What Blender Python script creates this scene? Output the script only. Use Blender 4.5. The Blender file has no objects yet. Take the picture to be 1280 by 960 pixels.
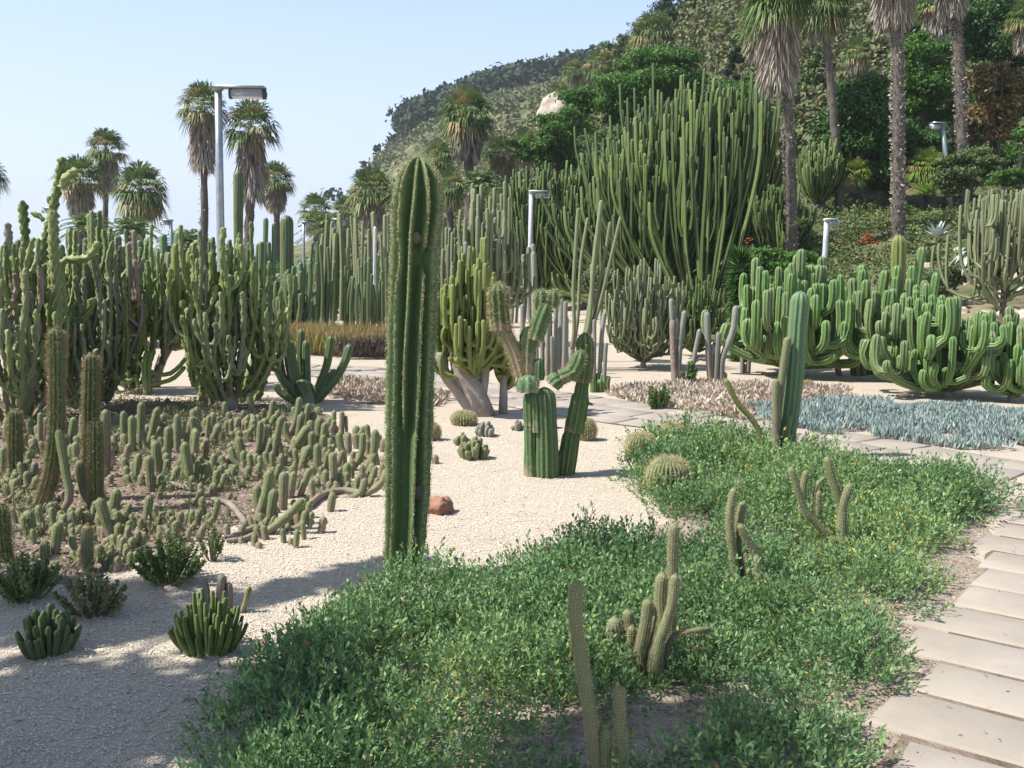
import bpy, math, random
import numpy as np
from mathutils import Vector, Matrix, noise as mnoise

R = math.radians
# ------------------------------------------------------------------ camera, sky, sun, exposure
F_PX = 1284.0
EYE = 1.65
PITCH = math.atan(150.0 / F_PX)
ROLL = R(0.9)
Fw = Vector((0, math.cos(PITCH), -math.sin(PITCH)))
_U0 = Vector((0, math.sin(PITCH), math.cos(PITCH)))
_R0 = Vector((1, 0, 0))
Up = _U0 * math.cos(ROLL) - _R0 * math.sin(ROLL)
Rt = _R0 * math.cos(ROLL) + _U0 * math.sin(ROLL)
EYEP = Vector((0, 0, EYE))

scene = bpy.context.scene
cam = bpy.data.cameras.new("camera")
cam.sensor_width = 36.0
cam.lens = 36.0 * F_PX / 1280.0
cam.clip_start = 0.05
cam.clip_end = 5000
camo = bpy.data.objects.new("camera", cam)
scene.collection.objects.link(camo)
camo.matrix_world = Matrix(((Rt.x, Up.x, -Fw.x, 0), (Rt.y, Up.y, -Fw.y, 0), (Rt.z, Up.z, -Fw.z, EYE), (0, 0, 0, 1)))
scene.camera = camo

SUN_ELEV = R(52)
SUN_DIR = Vector((-0.95, -0.22, 0)).normalized() * math.cos(SUN_ELEV) + Vector((0, 0, math.sin(SUN_ELEV)))
world = bpy.data.worlds.new("World")
scene.world = world
world.use_nodes = True
wt = world.node_tree
bg = wt.nodes['Background']
sky = wt.nodes.new('ShaderNodeTexSky')
sky.sky_type = 'NISHITA'
sky.sun_disc = False
sky.sun_elevation = SUN_ELEV
sky.sun_rotation = math.atan2(SUN_DIR.x, SUN_DIR.y)
sky.altitude = 20
sky.air_density = 1.0
sky.dust_density = 1.0
sky.ozone_density = 1.6
# summer haze: the clear-sky colours are lifted towards a pale milky blue, most near the horizon
_tc = wt.nodes.new('ShaderNodeTexCoord'); _sp = wt.nodes.new('ShaderNodeSeparateXYZ'); wt.links.new(_tc.outputs['Generated'], _sp.inputs[0])
_mr = wt.nodes.new('ShaderNodeMapRange'); _mr.inputs[1].default_value = 0.22; _mr.inputs[2].default_value = 0.60; _mr.inputs[3].default_value = 0.86; _mr.inputs[4].default_value = 0.05
wt.links.new(_sp.outputs[2], _mr.inputs[0])
_mx = wt.nodes.new('ShaderNodeMix'); _mx.data_type = 'RGBA'; _mx.inputs[7].default_value = (6.0, 7.1, 8.4, 1)
_mr2 = wt.nodes.new('ShaderNodeMapRange'); _mr2.inputs[1].default_value = 0.0; _mr2.inputs[2].default_value = 0.30; wt.links.new(_sp.outputs[2], _mr2.inputs[0])
_hz = wt.nodes.new('ShaderNodeMix'); _hz.data_type = 'RGBA'; wt.links.new(_mr2.outputs[0], _hz.inputs[0])
_hz.inputs[6].default_value = (8.7, 9.5, 10.9, 1); _hz.inputs[7].default_value = (4.2, 6.2, 10.3, 1)
wt.links.new(_mr.outputs[0], _mx.inputs[0]); wt.links.new(sky.outputs[0], _mx.inputs[6]); wt.links.new(_hz.outputs[2], _mx.inputs[7])
wt.links.new(_mx.outputs[2], bg.inputs[0])
bg.inputs[1].default_value = 0.082
sl = bpy.data.lights.new("sun", 'SUN')
sl.energy = 5.0
sl.angle = R(0.55)
sl.color = (1.0, 0.955, 0.89)
so = bpy.data.objects.new("sun", sl)
scene.collection.objects.link(so)
so.rotation_euler = SUN_DIR.to_track_quat('Z', 'Y').to_euler()
scene.view_settings.view_transform = 'Standard'
scene.view_settings.look = 'None'
scene.view_settings.exposure = 0.66
scene.view_settings.gamma = 1.0
scene.view_settings.use_curve_mapping = False
scene.cycles.max_bounces = 6
scene.cycles.diffuse_bounces = 3
scene.cycles.transparent_max_bounces = 6

# ------------------------------------------------------------------ projection helpers and terrain
def ray(px, py):
    return Fw + Rt * ((px - 640) / F_PX) + Up * ((480 - py) / F_PX)
def at(px, py, Y):
    d = ray(px, py)
    return EYEP + d * (Y / d.y)

TPX = np.array([-600, 0, 250, 400, 430, 470, 510, 560, 600, 640, 680, 700, 740, 790, 830, 900, 960, 1020, 1100, 1180, 1280, 1500, 2200], float)
TY = np.array([-60, 16, 20, 27, 32, 38, 50, 80, 140, 180, 250, 330, 1500], float)
TZ = np.array([
 [0]*23, [0]*23,
 #-600 0 250 400 430 470 510 560 600 640 680 700 740 790 830 900 960 1020 1100 1180 1280
 [0,0,0,0,0,0,0,0,0,0,0,0,0,0,0,0,0,.05,.25,.6,1.0,1.3,1.6],
 [0,0,0,0,0,0,0,0,0,0,0,0,0,0,0,.3,.9,1.4,2.1,2.4,2.8,3.2,4],
 [0,0,0,0,0,0,0,0,0,0,0,.1,.2,.3,.5,1.1,1.9,2.6,3.0,3.1,3.6,4.5,6],
 [0,0,0,0,0,0,0,0,0,.2,.4,.6,.8,1.0,1.4,2.4,3.5,4.1,3.9,3.6,4.7,6,9],
 [0,0,0,0,0,.1,.2,.4,.6,1.2,2.2,3.0,3.8,5.0,6.2,8.0,9.2,10.2,10.8,11.2,12,14,20],
 [0,0,0,0,0,.4,1.0,2.4,4.2,7.0,11.0,13.6,15.6,18.2,20.0,22.5,25,27,29,31,33,38,50],
 [0,0,0,0,1,4,8,12,15,17,20,22,24,27,30,36,42,46,50,52,54,56,60],
 [0,0,0,1,6,13,18,24,27,29,31,33,35,38,42,48,54,58,62,64,66,68,70],
 [0,0,0,5,15,26,34,38,41,43,44,45,46,48,50,54,60,64,68,70,72,74,76],
 [0,0,0,3,12,21,28,31,34,36,38,39,40,42,44,48,50,52,54,56,58,60,60],
 [0]*23], float)
def hgt(X, Y):
    X = np.asarray(X, float); Y = np.asarray(Y, float)
    yc = np.maximum(Y, 6.0)
    px = np.clip(640 + X / yc * F_PX, TPX[0], TPX[-1] - 1e-3)
    Yc = np.clip(Y, TY[0], TY[-1] - 1e-3)
    i = np.clip(np.searchsorted(TPX, px, side='right') - 1, 0, len(TPX) - 2)
    j = np.clip(np.searchsorted(TY, Yc, side='right') - 1, 0, len(TY) - 2)
    u = (px - TPX[i]) / (TPX[i + 1] - TPX[i]); v = (Yc - TY[j]) / (TY[j + 1] - TY[j])
    return (TZ[j, i] * (1 - u) * (1 - v) + TZ[j, i + 1] * u * (1 - v) + TZ[j + 1, i] * (1 - u) * v + TZ[j + 1, i + 1] * u * v)
def gz(x, y):
    return float(hgt(x, y))
def ground(px, py, ymax=400):
    d = ray(px, py)
    t = 1.0; prev = t
    while t < ymax:
        p = EYEP + d * t
        if p.z <= gz(p.x, p.y):
            a, b = prev, t
            for _ in range(24):
                m = (a + b) / 2; q = EYEP + d * m
                if q.z <= gz(q.x, q.y): b = m
                else: a = m
            q = EYEP + d * b
            return Vector((q.x, q.y, gz(q.x, q.y)))
        prev = t
        t *= 1.02
    p = EYEP + d * ymax
    return Vector((p.x, p.y, gz(p.x, p.y)))
def atg(px, Y):
    """ground point under image column px at distance Y"""
    p = at(px, 480, Y)
    return Vector((p.x, Y, gz(p.x, Y)))
def m_per_px(Y): return Y / F_PX

# ------------------------------------------------------------------ mesh builder
class MB:
    def __init__(s):
        s.flat = False; s.v = []; s.q = []; s.t = []; s.c = []; s.n = 0
    def add(s, v, q=None, t=None, c=None):
        v = np.asarray(v, float).reshape(-1, 3)
        if c is None: c = np.zeros((len(v), 3))
        c = np.asarray(c, float)
        if c.ndim == 1: c = np.tile(c, (len(v), 1))
        s.v.append(v); s.c.append(c)
        if q is not None and len(q): s.q.append(np.asarray(q, int).reshape(-1, 4) + s.n)
        if t is not None and len(t): s.t.append(np.asarray(t, int).reshape(-1, 3) + s.n)
        s.n += len(v)
    def mesh(s, name, mats, smooth=False, origin=(0, 0, 0)):
        me = bpy.data.meshes.new(name)
        if s.n == 0: return me
        v = np.concatenate(s.v) - np.array(origin, float)
        q = np.concatenate(s.q) if s.q else np.zeros((0, 4), int)
        t = np.concatenate(s.t) if s.t else np.zeros((0, 3), int)
        nl = q.size + t.size; nf = len(q) + len(t)
        me.vertices.add(len(v)); me.vertices.foreach_set('co', v.astype(np.float32).ravel())
        me.loops.add(nl); me.loops.foreach_set('vertex_index', np.concatenate([q.ravel(), t.ravel()]).astype(np.int32))
        me.polygons.add(nf)
        ls = np.concatenate([np.arange(len(q)) * 4, q.size + np.arange(len(t)) * 3]).astype(np.int32)
        me.polygons.foreach_set('loop_start', ls)
        me.polygons.foreach_set('loop_total', np.concatenate([np.full(len(q), 4), np.full(len(t), 3)]).astype(np.int32))
        me.update(calc_edges=True)
        if smooth: me.polygons.foreach_set('use_smooth', np.ones(nf, bool))
        ca = me.color_attributes.new('vc', 'FLOAT_COLOR', 'POINT')
        c = np.concatenate(s.c); c4 = np.ones((len(c), 4)); c4[:, :c.shape[1]] = c
        ca.data.foreach_set('color', c4.astype(np.float32).ravel())
        for m in (mats if isinstance(mats, (list, tuple)) else [mats]): me.materials.append(m)
        me.validate()
        return me
ROOT = {}
def thing(name, label, cat, loc, group=None):
    o = bpy.data.objects.new(name, None)
    scene.collection.objects.link(o)
    o.location = loc; o.empty_display_size = 0.1
    o['label'] = label; o['category'] = cat
    if group: o['group'] = group
    ROOT[o.name] = Vector(loc)
    return o
def part(name, mb, mat, parent, smooth=True, label=None):
    if mb.n == 0: return None
    me = mb.mesh(name, mat, smooth and not mb.flat, ROOT[parent.name])
    o = bpy.data.objects.new(name, me)
    scene.collection.objects.link(o); o.parent = parent
    ROOT[o.name] = ROOT[parent.name]
    if label: o['label'] = label
    return o
def solo(name, mb, mat, label=None, cat=None, group=None, kind=None, smooth=True, loc=(0, 0, 0)):
    me = mb.mesh(name, mat, smooth)
    o = bpy.data.objects.new(name, me); scene.collection.objects.link(o); o.location = loc
    if label: o['label'] = label
    if cat: o['category'] = cat
    if group: o['group'] = group
    if kind: o['kind'] = kind
    return o
def dup(root, loc, rz, sc, label, group=None):
    r = root.copy(); scene.collection.objects.link(r); r.location = loc; r.rotation_euler = (0, 0, rz)
    r.scale = sc if hasattr(sc, '__len__') else (sc, sc, sc)
    r['label'] = label
    if group: r['group'] = group
    for ch in list(root.children):
        c = ch.copy(); scene.collection.objects.link(c); c.parent = r
        for g in list(ch.children):
            d = g.copy(); scene.collection.objects.link(d); d.parent = c
    return r

# ------------------------------------------------------------------ materials
def nt(name):
    m = bpy.data.materials.new(name); m.use_nodes = True
    t = m.node_tree; b = t.nodes['Principled BSDF']
    return m, t, b
def N(t, kind, **kw):
    n = t.nodes.new(kind)
    for k, v in kw.items():
        if k.startswith('_'): setattr(n, k[1:], v)
        else: n.inputs[k.replace('__', ' ')].default_value = v
    return n
def ramp(t, fac, stops, interp='LINEAR'):
    r = t.nodes.new('ShaderNodeValToRGB'); r.color_ramp.interpolation = interp
    els = r.color_ramp.elements
    while len(els) < len(stops): els.new(0.5)
    for e, (p, c) in zip(els, stops): e.position = p; e.color = (*c, 1)
    t.links.new(fac, r.inputs[0]); return r.outputs[0]
def mix(t, fac, a, b, mode='MIX'):
    n = t.nodes.new('ShaderNodeMix'); n.data_type = 'RGBA'; n.blend_type = mode
    for sock, val in ((0, fac), (6, a), (7, b)):
        if isinstance(val, (int, float)): n.inputs[sock].default_value = val
        elif isinstance(val, tuple): n.inputs[sock].default_value = (*val, 1)
        else: t.links.new(val, n.inputs[sock])
    return n.outputs[2]
def tex(t, kind, scale, detail=3, coord='Object', **kw):
    tc = t.nodes.new('ShaderNodeTexCoord')
    n = t.nodes.new(kind); n.inputs['Scale'].default_value = scale
    if 'Detail' in n.inputs: n.inputs['Detail'].default_value = detail
    for k, v in kw.items(): setattr(n, k, v)
    t.links.new(tc.outputs[coord], n.inputs['Vector'])
    return n
def bump(t, b, h, strength, dist=0.01):
    n = t.nodes.new('ShaderNodeBump'); n.inputs['Strength'].default_value = strength; n.inputs['Distance'].default_value = dist
    t.links.new(h, n.inputs['Height']); t.links.new(n.outputs[0], b.inputs['Normal'])
def vcol(t):
    a = t.nodes.new('ShaderNodeAttribute'); a.attribute_name = 'vc'
    s = t.nodes.new('ShaderNodeSeparateColor'); t.links.new(a.outputs['Color'], s.inputs[0])
    return s.outputs[0], s.outputs[1], s.outputs[2]
def mrange(t, v, a, b, c=0.0, d=1.0):
    n = t.nodes.new('ShaderNodeMapRange'); n.inputs[1].default_value = a; n.inputs[2].default_value = b
    n.inputs[3].default_value = c; n.inputs[4].default_value = d
    t.links.new(v, n.inputs[0]); return n.outputs[0]
def math2(t, op, a, b=None):
    n = t.nodes.new('ShaderNodeMath'); n.operation = op
    for i, val in enumerate((a, b)):
        if val is None: continue
        if isinstance(val, (int, float)): n.inputs[i].default_value = val
        else: t.links.new(val, n.inputs[i])
    return n.outputs[0]

def cactus_mat(name, green, green2, ridge, old, old_from=0.35, rough=0.55, scale=8.0, ridge_w=0.6, wart=25.0):
    """vc.r: 1 on the crest of a rib, vc.g: 0 at the tip .. 1 at the old base, vc.b: random per stem"""
    m, t, b = nt(name)
    r, g, bl = vcol(t)
    n1 = tex(t, 'ShaderNodeTexNoise', scale, 4)
    base = mix(t, n1.outputs[0], green, green2)
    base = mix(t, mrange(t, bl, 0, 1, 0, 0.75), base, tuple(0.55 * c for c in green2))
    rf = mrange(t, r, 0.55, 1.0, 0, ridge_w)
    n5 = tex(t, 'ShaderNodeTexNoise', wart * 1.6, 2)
    base = mix(t, math2(t, 'MULTIPLY', rf, mrange(t, n5.outputs[0], .38, .58, .35, 1)), base, ridge)  # crests paler: pale areoles, plus the sun's catch put into the colour
    base = mix(t, mrange(t, r, 0.0, .5, .38, 0), base, tuple(.5 * c for c in green))  # shade between the ribs painted in: same skin, darker in the valleys
    n2 = tex(t, 'ShaderNodeTexNoise', scale * 0.9, 5)
    of = math2(t, 'ADD', g, math2(t, 'MULTIPLY', math2(t, 'SUBTRACT', n2.outputs[0], 0.5), 0.9))
    base = mix(t, mrange(t, of, old_from, old_from + 0.3), base, old)
    n4 = tex(t, 'ShaderNodeTexNoise', scale * 4, 3)
    base = mix(t, mrange(t, n4.outputs[0], 0.62, 0.72, 0, 0.55), base, old)
    t.links.new(base, b.inputs['Base Color'])
    b.inputs['Roughness'].default_value = rough
    b.inputs['Specular IOR Level'].default_value = 0.35
    n3 = tex(t, 'ShaderNodeTexNoise', wart, 3)
    bump(t, b, n3.outputs[0], 0.35, 0.01)
    return m
def leaf_mat(name, c1, c2, c3=None, rough=0.55, trans=0.25):
    """vc.r random per leaf, vc.g tint towards c3"""
    m, t, b = nt(name)
    r, g, bl = vcol(t)
    n1 = tex(t, 'ShaderNodeTexNoise', 1.2, 2)
    f = math2(t, 'ADD', math2(t, 'MULTIPLY', r, 0.7), math2(t, 'MULTIPLY', n1.outputs[0], 0.4))
    col = mix(t, mrange(t, f, 0.1, 0.95), c1, c2)
    if c3: col = mix(t, g, col, c3)
    t.links.new(col, b.inputs['Base Color'])
    b.inputs['Roughness'].default_value = rough
    b.inputs['Specular IOR Level'].default_value = 0.3
    if trans > 0:
        tr = t.nodes.new('ShaderNodeBsdfTranslucent'); t.links.new(col, tr.inputs[0])
        mx = t.nodes.new('ShaderNodeMixShader'); mx.inputs[0].default_value = trans
        t.links.new(b.outputs[0], mx.inputs[1]); t.links.new(tr.outputs[0], mx.inputs[2])
        t.links.new(mx.outputs[0], t.nodes['Material Output'].inputs[0])
    return m
def plain(name, c1, c2, scale=6, rough=0.8, bmp=0.0, bscale=None, metal=0.0, detail=4):
    m, t, b = nt(name)
    n1 = tex(t, 'ShaderNodeTexNoise', scale, detail)
    t.links.new(mix(t, mrange(t, n1.outputs[0], 0.3, 0.7), c1, c2), b.inputs['Base Color'])
    b.inputs['Roughness'].default_value = rough; b.inputs['Metallic'].default_value = metal
    if bmp:
        n2 = tex(t, 'ShaderNodeTexNoise', bscale or scale * 3, 5)
        bump(t, b, n2.outputs[0], bmp, 0.02)
    return m

M = {}
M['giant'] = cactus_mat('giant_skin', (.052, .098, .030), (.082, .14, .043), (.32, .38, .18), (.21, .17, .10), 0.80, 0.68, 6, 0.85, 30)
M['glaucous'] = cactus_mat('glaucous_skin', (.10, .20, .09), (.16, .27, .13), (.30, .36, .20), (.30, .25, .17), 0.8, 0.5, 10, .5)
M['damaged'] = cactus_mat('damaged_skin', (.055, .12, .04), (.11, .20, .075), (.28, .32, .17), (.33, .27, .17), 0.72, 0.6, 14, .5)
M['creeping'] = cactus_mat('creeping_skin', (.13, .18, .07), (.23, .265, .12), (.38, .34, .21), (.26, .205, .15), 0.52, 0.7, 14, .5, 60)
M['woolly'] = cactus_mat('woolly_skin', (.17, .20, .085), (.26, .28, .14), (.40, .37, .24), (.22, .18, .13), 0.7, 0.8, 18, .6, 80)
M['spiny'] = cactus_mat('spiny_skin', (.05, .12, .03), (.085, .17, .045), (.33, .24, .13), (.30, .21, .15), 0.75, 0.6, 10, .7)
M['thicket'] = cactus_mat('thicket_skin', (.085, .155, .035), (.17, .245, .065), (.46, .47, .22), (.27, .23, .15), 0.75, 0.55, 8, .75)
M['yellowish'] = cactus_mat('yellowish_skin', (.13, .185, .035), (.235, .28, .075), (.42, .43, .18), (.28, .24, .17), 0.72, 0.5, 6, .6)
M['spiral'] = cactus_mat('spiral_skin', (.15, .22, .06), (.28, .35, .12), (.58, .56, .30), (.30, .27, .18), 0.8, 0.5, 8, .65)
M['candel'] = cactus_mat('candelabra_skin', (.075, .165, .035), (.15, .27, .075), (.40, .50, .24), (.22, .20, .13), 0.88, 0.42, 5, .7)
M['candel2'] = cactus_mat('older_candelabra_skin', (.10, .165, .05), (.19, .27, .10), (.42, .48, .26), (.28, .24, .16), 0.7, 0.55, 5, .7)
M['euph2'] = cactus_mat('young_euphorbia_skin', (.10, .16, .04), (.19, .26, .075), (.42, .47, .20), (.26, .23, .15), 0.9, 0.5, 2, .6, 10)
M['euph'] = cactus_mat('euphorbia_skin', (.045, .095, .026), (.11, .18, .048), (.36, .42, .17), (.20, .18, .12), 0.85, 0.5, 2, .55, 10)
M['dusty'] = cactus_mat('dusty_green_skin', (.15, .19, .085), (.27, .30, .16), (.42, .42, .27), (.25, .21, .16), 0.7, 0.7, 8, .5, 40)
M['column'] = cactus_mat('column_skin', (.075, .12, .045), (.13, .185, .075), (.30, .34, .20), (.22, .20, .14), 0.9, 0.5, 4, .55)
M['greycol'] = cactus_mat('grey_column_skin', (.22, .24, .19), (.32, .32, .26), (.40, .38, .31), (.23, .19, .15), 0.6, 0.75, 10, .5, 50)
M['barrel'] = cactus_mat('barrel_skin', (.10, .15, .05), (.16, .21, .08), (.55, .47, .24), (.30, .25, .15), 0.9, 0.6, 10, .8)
M['spine'] = plain('spine', (.42, .31, .17), (.28, .18, .10), 30, 0.6)
M['spine_pale'] = plain('pale_spine', (.60, .50, .30), (.42, .33, .18), 30, 0.6)
M['wool'] = plain('wool', (.40, .31, .19), (.25, .18, .11), 60, 0.95, .5, 120)
M['wood'] = plain('weathered_wood', (.30, .25, .20), (.18, .14, .11), 8, 0.9, .6, 30)
M['trunk_grey'] = plain('grey_trunk', (.33, .29, .25), (.22, .18, .15), 5, 0.85, .5, 18)
M['bark'] = plain('bark', (.15, .13, .11), (.075, .062, .052), 6, 0.95, .8, 12)
M['steel'] = plain('galvanised_steel', (.36, .39, .41), (.28, .31, .33), 12, 0.42, .05, 60, 0.6)
M['steel_pale'] = plain('pale_steel', (.62, .63, .63), (.52, .53, .54), 12, 0.45, .05, 60, 0.1)
M['lens'] = plain('lamp_glass', (.72, .74, .76), (.55, .58, .62), 40, 0.25)
M['dark'] = plain('dark_plastic', (.03, .03, .03), (.05, .05, .05), 12, 0.5)
M['fan'] = leaf_mat('fan_leaf', (.06, .12, .03), (.20, .27, .09), (.40, .31, .16), .5, .2)
M['fan_bright'] = leaf_mat('fan_leaf_bright', (.12, .22, .03), (.28, .36, .07), (.40, .31, .16), .5, .3)
M['skirt'] = leaf_mat('dead_fan_leaf', (.17, .13, .09), (.36, .30, .22), (.50, .47, .42), .85, .1)
M['leaf_green'] = leaf_mat('acacia_leaf', (.04, .11, .016), (.10, .22, .035), None, .6, .25)
M['leaf_dark'] = leaf_mat('dark_leaf', (.022, .075, .014), (.07, .155, .03), None, .5, .15)
M['leaf_olive'] = leaf_mat('olive_leaf', (.06, .10, .032), (.16, .21, .07), (.28, .14, .05), .6, .15)
M['leaf_red'] = leaf_mat('rusty_leaf', (.09, .10, .03), (.19, .16, .06), (.26, .13, .06), .6, .15)
M['pine'] = leaf_mat('pine_leaf', (.014, .035, .014), (.04, .07, .028), None, .7, .1)
M['scrub'] = leaf_mat('scrub_leaf', (.05, .08, .028), (.14, .16, .06), (.24, .20, .12), .7, .1)
M['cover'] = leaf_mat('cover_leaf', (.052, .14, .05), (.27, .41, .17), (.50, .50, .10), .45, .25)
M['senecio'] = leaf_mat('blue_chalkstick_leaf', (.17, .235, .215), (.38, .45, .43), (.20, .30, .14), .6, .05)
M['drycover'] = leaf_mat('dry_ground_cover_leaf', (.33, .25, .19), (.62, .53, .44), (.26, .30, .14), .8, .1)
M['grass'] = leaf_mat('fountain_grass_leaf', (.12, .19, .03), (.30, .34, .07), (.47, .25, .17), .6, .2)
M['weed'] = leaf_mat('weed_leaf', (.07, .13, .04), (.20, .27, .09), (.38, .30, .20), .6, .2)
M['litter'] = leaf_mat('litter', (.12, .085, .06), (.30, .22, .155), None, .9, 0)
M['agave'] = leaf_mat('agave_leaf', (.30, .36, .33), (.50, .54, .50), (.10, .20, .06), .5, .05)
M['petal'] = plain('petal', (.75, .17, .03), (.70, .09, .03), 40, .6)
M['petal_y'] = plain('yellow_petal', (.78, .42, .03), (.70, .30, .03), 40, .6)

def ground_mat():
    m, t, b = nt('ground_gravel')
    tc = t.nodes.new('ShaderNodeTexCoord')
    sep = t.nodes.new('ShaderNodeSeparateXYZ'); t.links.new(tc.outputs['Object'], sep.inputs[0])
    v = tex(t, 'ShaderNodeTexVoronoi', 95.0); v2 = tex(t, 'ShaderNodeTexVoronoi', 60.0)
    big = tex(t, 'ShaderNodeTexNoise', 0.9, 4)
    fine = tex(t, 'ShaderNodeTexNoise', 22, 4)
    sc = t.nodes.new('ShaderNodeSeparateColor'); t.links.new(v.outputs['Color'], sc.inputs[0])
    g = ramp(t, sc.outputs[0], [(0, (.46, .40, .315)), (.35, (.61, .57, .465)), (.8, (.74, .70, .585)), (1, (.58, .47, .36))])
    g = mix(t, mrange(t, v.outputs['Distance'], 0.35, 0.8, 0, .5), g, (.36, .30, .24))
    g = mix(t, mrange(t, big.outputs[0], 0.35, 0.7, 0, .25), g, (.58, .50, .38))
    dirt = tex(t, 'ShaderNodeTexNoise', 2.6, 6)
    g = mix(t, mrange(t, dirt.outputs[0], .56, .70, 0, .45), g, (.40, .32, .25))
    # hillside earth, dry grass and scrub tints
    n1 = tex(t, 'ShaderNodeTexNoise', 0.16, 8); n2 = tex(t, 'ShaderNodeTexNoise', 0.9, 6)
    e = ramp(t, n1.outputs[0], [(.30, (.06, .085, .03)), (.46, (.12, .12, .055)), (.58, (.20, .17, .10)), (.74, (.31, .24, .16))])
    e = mix(t, mrange(t, n2.outputs[0], .42, .62), e, (.075, .105, .04))
    hz = math2(t, 'ADD', sep.outputs[2], math2(t, 'MULTIPLY', math2(t, 'SUBTRACT', big.outputs[0], .5), .5))
    col = mix(t, mrange(t, hz, .12, .45), g, e)
    t.links.new(col, b.inputs['Base Color']); b.inputs['Roughness'].default_value = .95
    b.inputs['Specular IOR Level'].default_value = .15
    h = math2(t, 'ADD', math2(t, 'MULTIPLY', v.outputs['Distance'], -1.0), math2(t, 'MULTIPLY', v2.outputs['Distance'], -1.0))
    bump(t, b, h, 0.6, 0.009)
    return m
M['ground'] = ground_mat()
def soil_mat():
    m, t, b = nt('soil')
    n1 = tex(t, 'ShaderNodeTexNoise', 3.5, 6); v = tex(t, 'ShaderNodeTexVoronoi', 70)
    sc = t.nodes.new('ShaderNodeSeparateColor'); t.links.new(v.outputs['Color'], sc.inputs[0])
    g = ramp(t, n1.outputs[0], [(.3, (.17, .125, .09)), (.5, (.27, .21, .15)), (.7, (.38, .31, .235))])
    g = mix(t, mrange(t, sc.outputs[1], .55, .9, 0, .6), g, (.50, .43, .34))
    t.links.new(g, b.inputs['Base Color']); b.inputs['Roughness'].default_value = .95
    bump(t, b, math2(t, 'ADD', n1.outputs[0], math2(t, 'MULTIPLY', v.outputs['Distance'], -.6)), .9, .02)
    return m
M['soil'] = soil_mat()
M['litter_soil'] = plain('litter_soil', (.13, .095, .07), (.27, .21, .155), 5, .95, 1.0, 40)
def slab_mat():
    m, t, b = nt('paving_slab')
    r, g_, bl = vcol(t)
    n1 = tex(t, 'ShaderNodeTexNoise', 2.2, 6); n2 = tex(t, 'ShaderNodeTexNoise', 90, 3); n3 = tex(t, 'ShaderNodeTexNoise', 14, 6)
    c = ramp(t, r, [(0, (.34, .30, .25)), (.5, (.37, .325, .275)), (1, (.40, .35, .295))])
    c = mix(t, mrange(t, n1.outputs[0], .42, .62, 0, .6), c, (.27, .235, .19))
    c = mix(t, mrange(t, n2.outputs[0], .58, .7, 0, .4), c, (.30, .26, .22))
    c = mix(t, mrange(t, n3.outputs[0], .62, .75, 0, .45), c, (.33, .28, .23))
    t.links.new(c, b.inputs['Base Color']); b.inputs['Roughness'].default_value = .85
    bump(t, b, math2(t, 'ADD', n2.outputs[0], math2(t, 'MULTIPLY', n3.outputs[0], 2.0)), .4, .004)
    return m
M['slab'] = slab_mat()
M['stone_red'] = plain('red_rock', (.34, .17, .10), (.20, .11, .075), 14, .9, 1.0, 22)
M['stone'] = plain('pale_rock', (.52, .46, .38), (.34, .28, .22), 4, .9, 1.0, 10)
M['brick'] = plain('brick_wall', (.42, .22, .15), (.50, .32, .22), 3, .9, .3, 20)
M['pebble'] = None
def pebble_mat():
    m, t, b = nt('gravel_stone')
    r, g_, bl = vcol(t)
    c = ramp(t, r, [(0, (.38, .32, .245)), (.3, (.60, .555, .45)), (.75, (.73, .685, .575)), (1, (.60, .48, .36))])
    t.links.new(c, b.inputs['Base Color']); b.inputs['Roughness'].default_value = .9
    return m
M['pebble'] = pebble_mat()
M['clod'] = leaf_mat('clod', (.17, .125, .09), (.46, .38, .30), None, .95, 0)

# ------------------------------------------------------------------ shape helpers
def curve(pts, n):
    """Catmull-Rom through pts, n samples evenly spaced along the arc"""
    P = np.array([tuple(p) for p in pts], float)
    if len(P) == 2:
        return P[0] + (P[1] - P[0]) * np.linspace(0, 1, n)[:, None]
    Q = np.vstack([2 * P[0] - P[1], P, 2 * P[-1] - P[-2]])
    out = []
    for i in range(1, len(Q) - 2):
        t = np.linspace(0, 1, 12, endpoint=False)[:, None]
        p0, p1, p2, p3 = Q[i - 1], Q[i], Q[i + 1], Q[i + 2]
        out.append(.5 * ((2 * p1) + (-p0 + p2) * t + (2 * p0 - 5 * p1 + 4 * p2 - p3) * t ** 2 + (-p0 + 3 * p1 - 3 * p2 + p3) * t ** 3))
    out.append(P[-1:]); C = np.vstack(out)
    s = np.concatenate([[0], np.cumsum(np.linalg.norm(np.diff(C, axis=0), axis=1))])
    q = np.linspace(0, s[-1], n)
    return np.stack([np.interp(q, s, C[:, k]) for k in range(3)], 1)
def frames(P):
    T = np.gradient(P, axis=0); T /= np.linalg.norm(T, axis=1)[:, None] + 1e-9
    ref = np.array([0.0, -1.0, 0.0])
    if abs(T[0] @ ref) > .9: ref = np.array([1.0, 0, 0])
    A = np.zeros_like(P); B = np.zeros_like(P); a = ref
    for i in range(len(P)):
        a = a - (a @ T[i]) * T[i]; a /= np.linalg.norm(a) + 1e-9
        A[i] = a; B[i] = np.cross(T[i], a)
    return T, A, B
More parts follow.
